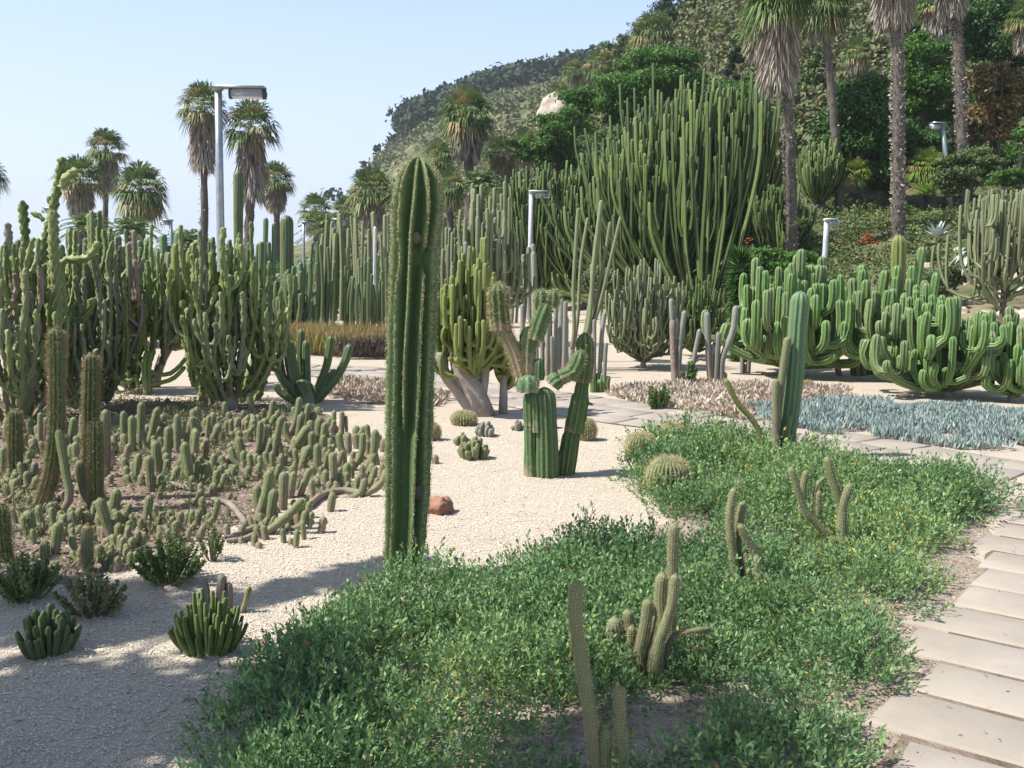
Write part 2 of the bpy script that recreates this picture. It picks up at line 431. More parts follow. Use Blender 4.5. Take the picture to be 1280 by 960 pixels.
def sweep(mb, P, Rr, rad=None, sides=8, c=None, cap0=True, cap1=True):
    """P rings, Rr radius per ring, rad (rings x sides) multiplier, c (rings x sides x 3) colours"""
    K = len(P); T, A, B = frames(P)
    a = np.arange(sides) * 2 * math.pi / sides
    rr = Rr[:, None] * (rad if rad is not None else np.ones((K, sides)))
    V = P[:, None, :] + rr[:, :, None] * (np.cos(a)[None, :, None] * A[:, None, :] + np.sin(a)[None, :, None] * B[:, None, :])
    i = np.arange(K - 1)[:, None]; j = np.arange(sides)[None, :]
    q = np.stack([i * sides + j, i * sides + (j + 1) % sides, (i + 1) * sides + (j + 1) % sides, (i + 1) * sides + j], -1).reshape(-1, 4)
    V = V.reshape(-1, 3)
    C = np.zeros((K, sides, 3)) if c is None else c
    C = C.reshape(-1, 3)
    t = []; ex = []; ec = []
    n = K * sides
    if cap1:
        ex.append(P[-1] + T[-1] * Rr[-1] * .3); ec.append(C[-1])
        t += [[(K - 1) * sides + k, (K - 1) * sides + (k + 1) % sides, n] for k in range(sides)]; n += 1
    if cap0:
        ex.append(P[0]); ec.append(C[0])
        t += [[(k + 1) % sides, k, n] for k in range(sides)]; n += 1
    if ex: V = np.vstack([V, ex]); C = np.vstack([C, ec])
    mb.add(V, q, t, C)
    return T, A, B
def stem(mb, pts, r0, r1=None, ribs=6, k=2, depth=.28, seg=None, twist=0.0, knob=0.0, knobn=0, rnd=None, age=(1.0, 0.0), base_narrow=1.0, wob=0.04, seed=0, spines=None):
    """ribbed cactus stem with a domed tip. spines=(mb, length, step, per_areole)"""
    r1 = r0 if r1 is None else r1
    if k == 2 and depth >= .19: mb.flat = True
    rg = random.Random(hash((round(pts[0][0], 3), round(pts[-1][2], 3), seed)) & 0xffffff)
    L = sum((Vector(pts[i + 1]) - Vector(pts[i])).length for i in range(len(pts) - 1))
    n = seg or max(4, int(L / (r0 * 3.0)) + 2)
    if seg is None and len(pts) > 2: n = max(n, 7)
    C = curve(pts, 40)
    Lc = np.sum(np.linalg.norm(np.diff(C, axis=0), axis=1))
    dr = min(r1 * 1.15, Lc * .45)
    s = np.concatenate([np.linspace(0, Lc - dr, n), Lc - dr * np.array([.55, .25, .07, .0])])
    sl_ = np.linspace(0, Lc, 40)
    P = np.stack([np.interp(s, sl_, C[:, q]) for q in range(3)], 1)
    f = s / Lc
    rad = r0 + (r1 - r0) * f
    d = np.clip((Lc - s) / dr, 0, 1)
    rad = rad * np.sqrt(np.clip(1 - (1 - d) ** 2, 0.003, 1))
    rad *= 1 - (1 - base_narrow) * np.clip(1 - f * 4, 0, 1)
    ph = rg.random() * 7
    rad *= 1 + wob * np.sin(s / r0 * .9 + ph) * np.clip(d, 0, 1)
    sides = ribs * k
    a = np.arange(sides) * 2 * math.pi / sides
    tw = twist * s
    if k == 2:
        ridge = np.where(np.arange(sides) % 2 == 0, 1.0, 0.0)[None, :].repeat(len(s), 0)
    else:
        ridge = 1 - np.abs(np.sin(ribs * a / 2))[None, :].repeat(len(s), 0)
    prof = 1 - depth * (1 - ridge)
    if knob: prof = prof * (1 + knob * ridge * np.sin(s[:, None] * knobn + ph + (np.arange(sides)[None, :] // k) * 2.1))
    col = np.zeros((len(s), sides, 3))
    col[:, :, 0] = ridge; col[:, :, 1] = (age[0] + (age[1] - age[0]) * f)[:, None]; col[:, :, 2] = rg.random() if rnd is None else rnd
    if twist:
        # turn each ring
        T, A, B = frames(P)
        V = P[:, None, :] + (rad[:, None] * prof)[:, :, None] * (np.cos(a[None, :] + tw[:, None])[:, :, None] * A[:, None, :] + np.sin(a[None, :] + tw[:, None])[:, :, None] * B[:, None, :])
        K = len(s); i = np.arange(K - 1)[:, None]; j = np.arange(sides)[None, :]
        q = np.stack([i * sides + j, i * sides + (j + 1) % sides, (i + 1) * sides + (j + 1) % sides, (i + 1) * sides + j], -1).reshape(-1, 4)
        V = np.vstack([V.reshape(-1, 3), P[-1:]]); cc = np.vstack([col.reshape(-1, 3), col[-1, :1]])
        mb.add(V, q, [[(K - 1) * sides + x, (K - 1) * sides + (x + 1) % sides, K * sides] for x in range(sides)], cc)
    else:
        T, A, B = sweep(mb, P, rad, prof, sides, col, cap0=False)
    if spines:
        smb, sl, step, per = spines[:4]
        wd = spines[4] if len(spines) > 4 else .0011
        ns = max(2, int(Lc / step))
        q = np.linspace(Lc * .02, Lc, ns)
        g = np.random.default_rng(rg.randrange(1 << 30))
        PP = np.stack([np.interp(q, s, P[:, i]) for i in range(3)], 1)
        AA = np.stack([np.interp(q, s, A[:, i]) for i in range(3)], 1); BB = np.stack([np.interp(q, s, B[:, i]) for i in range(3)], 1)
        TT = np.stack([np.interp(q, s, T[:, i]) for i in range(3)], 1)
        RR = np.interp(q, s, rad)
        ar = np.arange(ribs) * 2 * math.pi / ribs
        ang = ar[None, :] + twist * q[:, None]
        O = np.cos(ang)[:, :, None] * AA[:, None, :] + np.sin(ang)[:, :, None] * BB[:, None, :]
        base = PP[:, None, :] + O * RR[:, None, None] * .98
        base = np.repeat(base.reshape(-1, 3), per, 0); O = np.repeat(O.reshape(-1, 3), per, 0)
        Tn = np.repeat(np.repeat(TT, ribs, 0), per, 0)
        dirn = O + g.normal(0, .55, O.shape) + Tn * .15; dirn /= np.linalg.norm(dirn, axis=1)[:, None]
        side = np.cross(dirn, g.normal(0, 1, dirn.shape)); side /= np.linalg.norm(side, axis=1)[:, None] + 1e-9
        Ls = sl * g.uniform(.5, 1.2, len(base))[:, None]
        V = np.stack([base - side * wd, base + side * wd, base + dirn * Ls], 1).reshape(-1, 3)
        tt = np.arange(len(V)).reshape(-1, 3)
        smb.add(V, None, tt, np.repeat(g.random((len(base), 1)), 3, 0) * np.ones((1, 3)))
    return P
def pp(pts, Y):
    return [at(p[0], p[1], Y + (p[2] if len(p) > 2 else 0)) for p in pts]

def box(mb, c, s, rz=0, M3=None, col=(0, 0, 0)):
    v = np.array([[x, y, z] for x in (-.5, .5) for y in (-.5, .5) for z in (-.5, .5)]) * np.array(s)
    if M3 is not None: v = v @ np.array(M3).T
    if rz:
        cs, sn = math.cos(rz), math.sin(rz)
        v = np.stack([v[:, 0] * cs - v[:, 1] * sn, v[:, 0] * sn + v[:, 1] * cs, v[:, 2]], 1)
    v = v + np.array(c)
    mb.add(v, [[0, 1, 3, 2], [4, 6, 7, 5], [0, 4, 5, 1], [2, 3, 7, 6], [0, 2, 6, 4], [1, 5, 7, 3]], None, col)
def tube(mb, pts, r0, r1=None, sides=8, n=8, col=(0, 0, 0), rough=0.0, seed=1):
    C = curve(pts, n); r1 = r0 if r1 is None else r1
    rr = np.linspace(r0, r1, n)
    g = np.random.default_rng(seed)
    rad = 1 + rough * g.normal(0, 1, (n, sides))
    sweep(mb, C, rr, rad, sides, np.ones((n, sides, 3)) * np.array(col))
def rock(mb, c, s, seed, sub=2, rough=.25):
    import bmesh
    bm = bmesh.new(); bmesh.ops.create_icosphere(bm, subdivisions=sub, radius=1)
    rg = random.Random(seed); off = Vector((rg.random() * 50, rg.random() * 50, 3))
    planes = [(Vector((rg.gauss(0, 1), rg.gauss(0, 1), rg.gauss(0, 1))).normalized(), rg.uniform(.55, .85)) for _ in range(9)]
    V = []
    for v in bm.verts:
        p = v.co.copy()
        for nn, dd in planes:
            e = p.dot(nn)
            if e > dd: p -= nn * (e - dd)
        p *= 1 + rough * mnoise.noise(v.co * 1.8 + off)
        V.append((c[0] + p.x * s[0], c[1] + p.y * s[1], c[2] + p.z * s[2]))
    t = [[x.index for x in f.verts] for f in bm.faces]
    mb.add(V, None, t, (rg.random(), 0, 0)); bm.free()

def leafcloud(mb, blobs, n, size, seed=0, asp=.55, shell=.55, tint=0.0, up=.3):
    """many leaf quads through ellipsoid blobs [(cx,cy,cz,rx,ry,rz)]"""
    g = np.random.default_rng(seed)
    B = np.array(blobs, float)
    w = B[:, 3] * B[:, 4] * B[:, 5]; w = w ** .75; w /= w.sum()
    idx = g.choice(len(B), n, p=w)
    d = g.normal(0, 1, (n, 3)); d /= np.linalg.norm(d, axis=1)[:, None]
    r = (shell + (1 - shell) * g.random(n)) * (1 + .18 * g.normal(0, 1, n))
    P = B[idx, :3] + d * B[idx, 3:6] * r[:, None]
    nrm = d * .9 + g.normal(0, .7, (n, 3)) + np.array([0, 0, up]); nrm /= np.linalg.norm(nrm, axis=1)[:, None]
    a = np.cross(nrm, g.normal(0, 1, (n, 3))); a /= np.linalg.norm(a, axis=1)[:, None] + 1e-9
    b = np.cross(nrm, a)
    s = size * g.uniform(.6, 1.4, n)[:, None]
    V = np.stack([P - a * s, P - b * s * asp, P + a * s, P + b * s * asp], 1).reshape(-1, 3)
    c = np.zeros((n, 3)); c[:, 0] = g.random(n); c[:, 1] = (g.random(n) < tint) * g.uniform(.4, 1, n); c[:, 2] = g.random(n)
    mb.add(V, np.arange(4 * n).reshape(-1, 4), None, np.repeat(c, 4, 0))
def blades(mb, P, D, L, W, g, droop=.0, cols=None, seg=1):
    """narrow pointed leaves: base P, direction D, length L, width W"""
    n = len(P); D = D / (np.linalg.norm(D, axis=1)[:, None] + 1e-9)
    a = np.cross(D, g.normal(0, 1, (n, 3))); a /= np.linalg.norm(a, axis=1)[:, None] + 1e-9
    L = np.broadcast_to(np.asarray(L, float), (n,))[:, None]; W = np.broadcast_to(np.asarray(W, float), (n,))[:, None]
    mid = P + D * L * .5; tip = P + D * L - np.array([0, 0, 1]) * L * droop
    V = np.stack([P, mid - a * W / 2, tip, mid + a * W / 2], 1).reshape(-1, 3)
    if cols is None:
        cols = np.zeros((n, 3)); cols[:, 0] = g.random(n)
    mb.add(V, np.arange(4 * n).reshape(-1, 4), None, np.repeat(cols, 4, 0))

def inside(poly, x, y):
    """points in polygon, vectorised"""
    poly = np.asarray(poly, float); x = np.asarray(x); y = np.asarray(y); res = np.zeros(x.shape, bool)
    j = len(poly) - 1
    for i in range(len(poly)):
        xi, yi = poly[i]; xj, yj = poly[j]
        c = ((yi > y) != (yj > y)) & (x < (xj - xi) * (y - yi) / (yj - yi + 1e-12) + xi)
        res ^= c; j = i
    return res
def gpoly(pxs):
    return [tuple(ground(a, b))[:2] for a, b in pxs]
def scatter(poly, n, g):
    P = np.asarray(poly); lo = P.min(0); hi = P.max(0); out = np.zeros((0, 2))
    while len(out) < n:
        q = g.uniform(lo, hi, (n * 3, 2)); q = q[inside(poly, q[:, 0], q[:, 1])]
        out = np.vstack([out, q])
    return out[:n]
def sheet(name, poly, z, mat, kind='structure', seed=0, wob=.05, step=.12):
    """flat patch with a ragged edge"""
    import bmesh
    P = [Vector((a, b, 0)) for a, b in poly]; pts = []
    for i in range(len(P)):
        a, b = P[i], P[(i + 1) % len(P)]; L = (b - a).length; m = max(1, int(L / step))
        nrm = Vector((-(b - a).y, (b - a).x, 0)).normalized()
        for k in range(m):
            q = a.lerp(b, k / m); q = q + nrm * wob * 2 * mnoise.noise(q * 2.3 + Vector((seed, 0, 0))) + nrm * wob * mnoise.noise(q * 9)
            pts.append(q)
    bm = bmesh.new(); vs = [bm.verts.new((q.x, q.y, z)) for q in pts]
    bm.faces.new(vs); bmesh.ops.triangulate(bm, faces=bm.faces[:])
    bm.normal_update()
    if sum(f.normal.z for f in bm.faces) < 0: bmesh.ops.reverse_faces(bm, faces=bm.faces[:])
    me = bpy.data.meshes.new(name); bm.to_mesh(me); bm.free(); me.materials.append(mat)
    o = bpy.data.objects.new(name, me); scene.collection.objects.link(o); o['kind'] = kind
    return o

# ================================================================== TERRAIN
def build_terrain():
    def axis(a, b, st, far):
        inner = list(np.arange(a, b + 1e-6, st)); x = b; s = st
        while x < far: s *= 1.18; x += s; inner.append(x)
        return inner
    xs = axis(-20, 60, .8, 1400); neg = axis(20, 20.1, .8, 1400)
    xs = sorted([-q for q in neg if q > 20.2] + xs)
    ys = axis(-8, 110, .9, 1500); ys = sorted([-q for q in axis(8, 8.1, 1.5, 300) if q > 8.2] + ys)
    X, Y = np.meshgrid(np.array(xs), np.array(ys))
    Z = hgt(X, Y)
    # smooth creases of the height table, then add bumps that grow with distance
    for _ in range(2):
        Zs = Z.copy(); Zs[1:-1, 1:-1] = (Z[1:-1, 1:-1] * 2 + Z[:-2, 1:-1] + Z[2:, 1:-1] + Z[1:-1, :-2] + Z[1:-1, 2:]) / 6
        Z = np.where(Z > .02, Zs, Z)
    amp = np.clip((Y - 34) / 90, 0, 1.0) * np.clip(Z / 2, 0, 1)
    nz = np.array([[mnoise.fractal(Vector((x * .06, y * .06, 0)), 1.0, 2.0, 5) if a > .01 else 0 for x, y, a in zip(r1, r2, r3)] for r1, r2, r3 in zip(X, Y, amp)])
    Z = Z + nz * amp * 1.6
    h, w = X.shape
    i = np.arange(h - 1)[:, None]; j = np.arange(w - 1)[None, :]
    q = np.stack([i * w + j, i * w + j + 1, (i + 1) * w + j + 1, (i + 1) * w + j], -1).reshape(-1, 4)
    mb = MB(); mb.add(np.stack([X, Y, Z], -1).reshape(-1, 3), q)
    solo('ground', mb, M['ground'], kind='structure')
build_terrain()

# ---- planting-bed outlines, read on the ground
COVER = gpoly([(300, 1040), (290, 935), (322, 885), (372, 835), (430, 805), (490, 762), (560, 742), (640, 735), (720, 715), (780, 690), (822, 655), (815, 620), (795, 590), (795, 560), (830, 548), (900, 556), (965, 568), (1040, 588), (1110, 608), (1170, 612), (1235, 622), (1240, 640), (1190, 655), (1150, 672), (1195, 700), (1150, 722), (1105, 760), (1120, 800), (1085, 845), (1095, 890), (1040, 925), (1010, 985), (900, 1040)])
BEDSOIL = gpoly([(330, 1100), (330, 950), (400, 850), (520, 780), (760, 715), (840, 650), (830, 590), (830, 556), (965, 572), (1110, 612), (1260, 626), (1220, 690), (1235, 720), (1170, 800), (1180, 860), (1120, 960), (1060, 1100)])
sheet('flower_bed_soil', BEDSOIL, .004, M['soil'], seed=3, wob=.05)
MATSOIL = gpoly([(-120, 760), (-120, 520), (0, 500), (150, 500), (330, 505), (400, 515), (420, 540), (400, 590), (330, 640), (270, 670), (200, 690), (150, 712), (90, 730), (0, 735)])
sheet('creeping_bed_soil', MATSOIL, .004, M['litter_soil'] if 'litter_soil' in M else M['soil'], seed=8, wob=.1)
SENECIO = gpoly([(930, 512), (1040, 506), (1120, 505), (1200, 512), (1310, 520), (1310, 566), (1200, 562), (1110, 552), (1030, 545), (960, 530)])
DRY = gpoly([(762, 494), (800, 484), (880, 482), (980, 484), (1062, 492), (1050, 506), (950, 512), (930, 528), (860, 516), (800, 506)])
DRY2 = gpoly([(400, 482), (470, 484), (560, 500), (545, 508), (480, 506), (415, 505)])

# ---- paved path of separate slabs
def build_path():
    mb = MB(); g = random.Random(5)
    def slab(cx, cy, ux, uy, lu, lv, z=.018):
        vx, vy = -uy, ux
        j = [g.uniform(-.012, .012) for _ in range(8)]
        cs = [(-lu / 2, -lv / 2), (lu / 2, -lv / 2), (lu / 2, lv / 2), (-lu / 2, lv / 2)]
        e = .012; zz = z + g.uniform(-.003, .003); tilt = (g.uniform(-.006, .006), g.uniform(-.006, .006))
        base, top, ins = [], [], []
        for k, (a, b) in enumerate(cs):
            a += j[2 * k]; b += j[2 * k + 1]
            wx, wy = cx + ux * a + vx * b, cy + uy * a + vy * b
            dz = tilt[0] * a + tilt[1] * b
            base.append((wx, wy, -.02)); top.append((wx, wy, zz + dz - .008))
            a2 = a - math.copysign(e, a); b2 = b - math.copysign(e, b)
            ins.append((cx + ux * a2 + vx * b2, cy + uy * a2 + vy * b2, zz + dz))
        v = base + top + ins
        q = [[8, 9, 10, 11]] + [[k, (k + 1) % 4, 4 + (k + 1) % 4, 4 + k] for k in range(4)] + [[4 + k, 4 + (k + 1) % 4, 8 + (k + 1) % 4, 8 + k] for k in range(4)]
        mb.add(v, q, None, (g.random(), 0, 0))
    # near run, coming towards the viewer on the right
    L0 = ground(1092, 945); L1 = ground(1258, 632)
    d = Vector((L1.x - L0.x, L1.y - L0.y, 0)); n = int(d.length / .405); u = d.normalized()
    s = Vector((.80, -.60, 0)).normalized()
    for i in range(-5, n + 1):
        p = Vector((L0.x, L0.y, 0)) + u * (i * .405)
        off = g.uniform(-.17, .10)
        for k in range(2):
            c = p + s * (off + .72 + k * 1.46)
            slab(c.x, c.y, s.x, s.y, 1.42, .362)
    # far run, crossing from right to left
    C = [ground(*q) for q in [(300, 461), (380, 463), (470, 468), (560, 484), (670, 499), (770, 515), (865, 527), (945, 540), (1050, 558), (1150, 578), (1290, 600)]]
    cv = curve([(c.x, c.y, 0) for c in C], 400)
    seg = np.concatenate([[0], np.cumsum(np.linalg.norm(np.diff(cv, axis=0), axis=1))])
    m = int(seg[-1] / .46)
    for i in range(m):
        q = (i + .5) * .46
        x = np.interp(q, seg, cv[:, 0]); y = np.interp(q, seg, cv[:, 1])
        x2 = np.interp(q + .1, seg, cv[:, 0]); y2 = np.interp(q + .1, seg, cv[:, 1])
        t = Vector((x2 - x, y2 - y, 0)).normalized(); nn = Vector((-t.y, t.x, 0))
        for k in (-1, 0, 1):
            c = Vector((x, y, 0)) + nn * k * .50 + t * (.12 * (k % 2))
            slab(c.x, c.y, nn.x, nn.y, .478, .432)
    solo('path', mb, M['slab'], kind='structure', smooth=False)
    return cv
PATHC = build_path()
def path_bed():
    L0 = ground(1092, 945); L1 = ground(1258, 632); s = Vector((.80, -.60, 0)); u = Vector((L1.x - L0.x, L1.y - L0.y, 0)).normalized()
    a = Vector((L0.x, L0.y, 0)) - u * 1.9; b = Vector((L1.x, L1.y, 0)) + u * .2
    sheet('joint_sand', [tuple((a + s * .05)[:2]), tuple((a + s * 3.0)[:2]), tuple((b + s * 3.0)[:2]), tuple((b + s * .05)[:2])], .009, M['litter_soil'], seed=4, wob=.02)
    c = PATHC[::20]; t = np.gradient(c[:, :2], axis=0); t /= np.linalg.norm(t, axis=1)[:, None]; nn = np.stack([-t[:, 1], t[:, 0]], 1)
    sheet('joint_sand', [tuple(q) for q in c[:, :2] + nn * .76] + [tuple(q) for q in (c[:, :2] - nn * .76)[::-1]], .007, M['litter_soil'], seed=5, wob=.02)
path_bed()

# ---- loose gravel stones near the viewer
def build_gravel():
    g = np.random.default_rng(4)
    n = 75000
    Y = 2.6 * (10.5 / 2.6) ** g.random(n); px = g.uniform(-60, 1200, n)
    X = (px - 640) / F_PX * Y
    keep = ~inside(BEDSOIL, X, Y) | (g.random(n) < .04)
    keep &= ~inside(MATSOIL, X, Y) | (g.random(n) < .25)
    d = np.min(np.hypot(X[:, None] - PATHC[::8, 0][None], Y[:, None] - PATHC[::8, 1][None]), 1)
    keep &= d > .78
    a = ground(1070, 945); b = ground(1230, 632)
    side = (X - a.x) * (b.y - a.y) - (Y - a.y) * (b.x - a.x)
    keep &= side < 0
    X, Y = X[keep], Y[keep]; n = len(X)
    base = np.array([[1, 0, 0], [-.2, 1, 0], [-1, -.1, 0], [.1, -1, 0], [.1, .1, .75], [0, 0, -.4]], float)
    s = g.uniform(.0028, .0068, n)[:, None] * (.75 + Y[:, None] / 14)
    an = g.random(n) * 6.28; c, sn = np.cos(an), np.sin(an)
    jit = base[None] * g.uniform(.6, 1.2, (n, 6, 3)) + g.normal(0, .12, (n, 6, 3))
    V = np.empty((n, 6, 3))
    V[:, :, 0] = X[:, None] + s * (jit[:, :, 0] * c[:, None] - jit[:, :, 1] * sn[:, None])
    V[:, :, 1] = Y[:, None] + s * (jit[:, :, 0] * sn[:, None] + jit[:, :, 1] * c[:, None])
    V[:, :, 2] = .004 + s * jit[:, :, 2]
    t = np.array([[0, 1, 4], [1, 2, 4], [2, 3, 4], [3, 0, 4]])
    T = (t[None] + (np.arange(n) * 6)[:, None, None]).reshape(-1, 3)
    mb = MB(); mb.add(V.reshape(-1, 3), None, T, np.repeat(g.random((n, 1)), 6, 0) * np.ones((1, 3)))
    solo('gravel', mb, M['pebble'], 'pale cream crushed gravel covering the cactus bed', 'gravel', kind='stuff', smooth=False)
build_gravel()

def build_clods():
    g = np.random.default_rng(14); mb = MB()
    for poly, n, sc in ((BEDSOIL, 12000, 1.0), (MATSOIL, 8000, 1.5)):
        P = scatter(poly, n, g); n = len(P); base = np.array([[1, 0, 0], [-.2, 1, 0], [-1, -.1, 0], [.1, -1, 0], [.1, .1, .8]], float)
        s = (g.uniform(.3, 1, n) ** 2 * .012 * sc + .002)[:, None, None]
        V = base[None] * g.uniform(.6, 1.2, (n, 5, 3)) * s + g.normal(0, .12, (n, 5, 3)) * s + np.stack([P[:, 0], P[:, 1], np.full(n, .004)], 1)[:, None, :]
        t = np.array([[0, 1, 4], [1, 2, 4], [2, 3, 4], [3, 0, 4]])
        mb.add(V.reshape(-1, 3), None, (t[None] + (np.arange(n) * 5)[:, None, None]).reshape(-1, 3), np.repeat(g.random((n, 1)), 5, 0) * np.ones((1, 3)))
    solo('soil_clods', mb, M['clod'], 'small brown clods and stones on the bare soil of the beds', 'soil', kind='stuff', smooth=False)
build_clods()

# ---- fleshy flowering ground cover
BARE = [(ground(640, 905), .11), (ground(700, 930), .12), (ground(985, 862), .12), (ground(825, 885), .17), (ground(870, 905), .15), (ground(820, 960), .20), (ground(905, 905), .10),
        (ground(930, 815), .07), (ground(860, 675), .12), (ground(1010, 705), .10), (ground(600, 925), .08), (ground(850, 630), .08), (ground(1080, 905), .1)]
KEEP = [(ground(*q), d) for *q, d in [(758, 1005, .10), (812, 850, .14), (785, 838, .10), (930, 750, .13), (1040, 695, .16), (1015, 650, .12), (968, 580, .16), (1117, 616, .10), (834, 622, .22), (842, 560, .18), (800, 575, .17), (503, 722, .12)]]
def build_cover():
    g = np.random.default_rng(11)
    mb = MB(); fl = MB(); fy = MB()
    P = scatter(COVER, 1250, g)
    rad = g.uniform(.13, .30, len(P)); hh = g.uniform(.07, .215, len(P)) * (.8 + rad)
    # woodier bushes by the near edge and the right-hand end
    extra = [(ground(1030, 905), .3, .16), (ground(960, 925), .28, .15), (ground(1070, 860), .22, .13), (ground(960, 985), .3, .15), (ground(1000, 820), .25, .12), (ground(1215, 640), .34, .24), (ground(1175, 640), .28, .16), (ground(520, 800), .35, .24), (ground(430, 850), .35, .22), (ground(600, 820), .4, .25), (ground(700, 820), .42, .24), (ground(660, 790), .4, .22), (ground(760, 770), .36, .22), (ground(590, 770), .35, .22), (ground(420, 920), .38, .24), (ground(560, 860), .33, .22), (ground(700, 740), .3, .2)]
    for p, r, h in extra:
        P = np.vstack([P, [[p.x, p.y]]]); rad = np.append(rad, r); hh = np.append(hh, h)
    S = []; D = []; mood = []; fars = []
    for (x, y), r, h in zip(P, rad, hh):
        if y < 12 and any((x - q.x) ** 2 + (y - q.y + .06) ** 2 < (d + r * .45) ** 2 for q, d in KEEP): h *= .35; r *= .7
        cl = mnoise.noise(Vector((x * 1.5, y * 1.5, 7))) + .5 * mnoise.noise(Vector((x * 4, y * 4, 2)))
        if r < .31 and cl < -.13 + g.normal(0, .05) and y < 9.5: continue
        h *= max(.55, 1.05 + 1.0 * cl); r *= g.uniform(.75, 1.1)
        if any((x - b.x) ** 2 + (y - b.y) ** 2 < (q + r * .35) ** 2 for b, q in BARE): continue
        dens = 430 if y < 5.5 else (300 if y < 8 else 210)
        n = int(math.pi * r * r * dens * .95)
        u = np.sqrt(g.random(n)); th = g.random(n) * 6.283
        q = np.stack([x + r * u * np.cos(th), y + r * u * np.sin(th), h * (1 - u ** 2.2) * g.uniform(.45, 1.15, n)], 1)
        d = np.stack([np.cos(th) * u * .8, np.sin(th) * u * .8, np.full(n, .9)], 1) + g.normal(0, .28, (n, 3))
        S.append(q); D.append(d); mood.append(np.full(n, mnoise.noise(Vector((x * .7, y * .7, 1))) + g.normal(0, .15))); fars.append(np.full(n, y))
    S = np.vstack(S); D = np.vstack(D); D /= np.linalg.norm(D, axis=1)[:, None]; mood = np.concatenate(mood); fars = np.concatenate(fars)
    n = len(S)
    ln = g.uniform(.045, .095, n) * (1 + .06 * np.clip(fars - 5, 0, 4))
    K = 9
    for j in range(K):
        t = (j + .6) / K
        pos = S + D * (ln * t)[:, None]
        per = g.normal(0, 1, (n, 3)); per -= (per * D).sum(1)[:, None] * D; per /= np.linalg.norm(per, axis=1)[:, None]
        ld = D * (.35 + .9 * t) + per * (.95 - .45 * t)
        sz = g.uniform(.015, .029, n) * (1 + .09 * np.clip(fars - 4.5, 0, 5))
        col = np.zeros((n, 3)); col[:, 0] = np.clip(g.random(n) * .6 + .35 * t + .25 * mood, 0, 1)
        col[:, 1] = (g.random(n) < np.clip(.04 + .25 * mood, .02, .25)) * g.uniform(.3, 1, n)
        blades(mb, pos, ld, sz, sz * .42, g, 0, col)
    # taller wiry shoots
    for (px, py, hgt_) in [(693, 760, .30), (560, 765, .2), (590, 750, .16), (850, 720, .14), (1190, 640, .2), (480, 800, .2), (930, 700, .12), (640, 745, .17), (400, 850, .18), (760, 715, .2), (1100, 620, .2), (1175, 628, .22)]:
        b = ground(px, py); k = 46
        t = np.linspace(0, 1, k)
        pos = np.stack([b.x + .02 * np.sin(t * 4), np.full(k, b.y), .05 + t * hgt_], 1)
        th = np.arange(k) * 2.4
        blades(mb, pos, np.stack([np.cos(th), np.sin(th), .8 + t], 1), .028 * (1.15 - t), .008, g)
    # blossoms
    m = 330; idx = g.choice(n, m, replace=False)
    for i in idx:
        c = S[i] + D[i] * ln[i] * 1.05; tgt = fl if g.random() < .55 else fy
        k = 7; th = np.arange(k) * 6.283 / k
        s = g.uniform(.008, .014)
        blades(tgt, np.tile(c, (k, 1)), np.stack([np.cos(th), np.sin(th), np.full(k, .45)], 1), s, s * .5, g)
    mb2 = mb.mesh('ground_cover', [M['cover']], False)
    o = bpy.data.objects.new('ground_cover', mb2); scene.collection.objects.link(o)
    o['kind'] = 'stuff'; o['label'] = 'fleshy green ground cover spreading over the bed in the foreground'; o['category'] = 'ground cover'
    for nm, b_, m_ in (('orange_blossom', fl, 'petal'), ('yellow_blossom', fy, 'petal_y')):
        me = b_.mesh(nm, M[m_]); q = bpy.data.objects.new(nm, me); scene.collection.objects.link(q); q.parent = o; q['kind'] = 'stuff'
build_cover()

def low_carpet(name, poly, n, size, wid, mat, label, cat, seed, h=.12, k=6, up=1.0, tint=.0, extra=None):
    g = np.random.default_rng(seed); mb = MB()
    P = scatter(poly, n, g)
    kp = np.array([mnoise.noise(Vector((a * 2.2, b * 2.2, seed + 3))) + .4 * mnoise.noise(Vector((a * 7, b * 7, seed))) > -.22 for a, b in P]); P = P[kp]; n = len(P)
    z = np.array([gz(a, b) for a, b in P])
    hv = np.array([.5 + .9 * mnoise.noise(Vector((a * 1.6, b * 1.6, seed))) for a, b in P])
    for j in range(k):
        th = g.random(n) * 6.283; tl = g.uniform(.1, .9, n)
        D = np.stack([np.cos(th) * tl, np.sin(th) * tl, np.full(n, up)], 1)
        base = np.stack([P[:, 0] + g.normal(0, .02, n), P[:, 1] + g.normal(0, .02, n), z + h * np.clip(hv, .1, 1.2) * g.uniform(.2, 1, n)], 1)
        col = np.zeros((n, 3)); col[:, 0] = g.random(n); col[:, 1] = (g.random(n) < tint) * g.uniform(.3, 1, n)
        blades(mb, base, D, size * g.uniform(.6, 1.3, n), wid, g, 0, col)
    return solo(name, mb, mat, label, cat, kind='stuff', smooth=False)
low_carpet('blue_ground_cover', SENECIO, 4800, .085, .021, M['senecio'], 'blue grey finger leaved succulent carpet edging the path on the right', 'ground cover', 21, .09, 6, 1.2, .06)
low_carpet('dry_ground_cover', DRY, 3000, .09, .03, M['drycover'], 'dry pinkish beige ground cover strip behind the crossing path', 'ground cover', 22, .09, 5, .5, .10)
low_carpet('dry_ground_cover', DRY2, 1500, .09, .03, M['drycover'], 'dry pinkish beige ground cover patch left of the giant cactus', 'ground cover', 23, .16, 5, .5, .10)

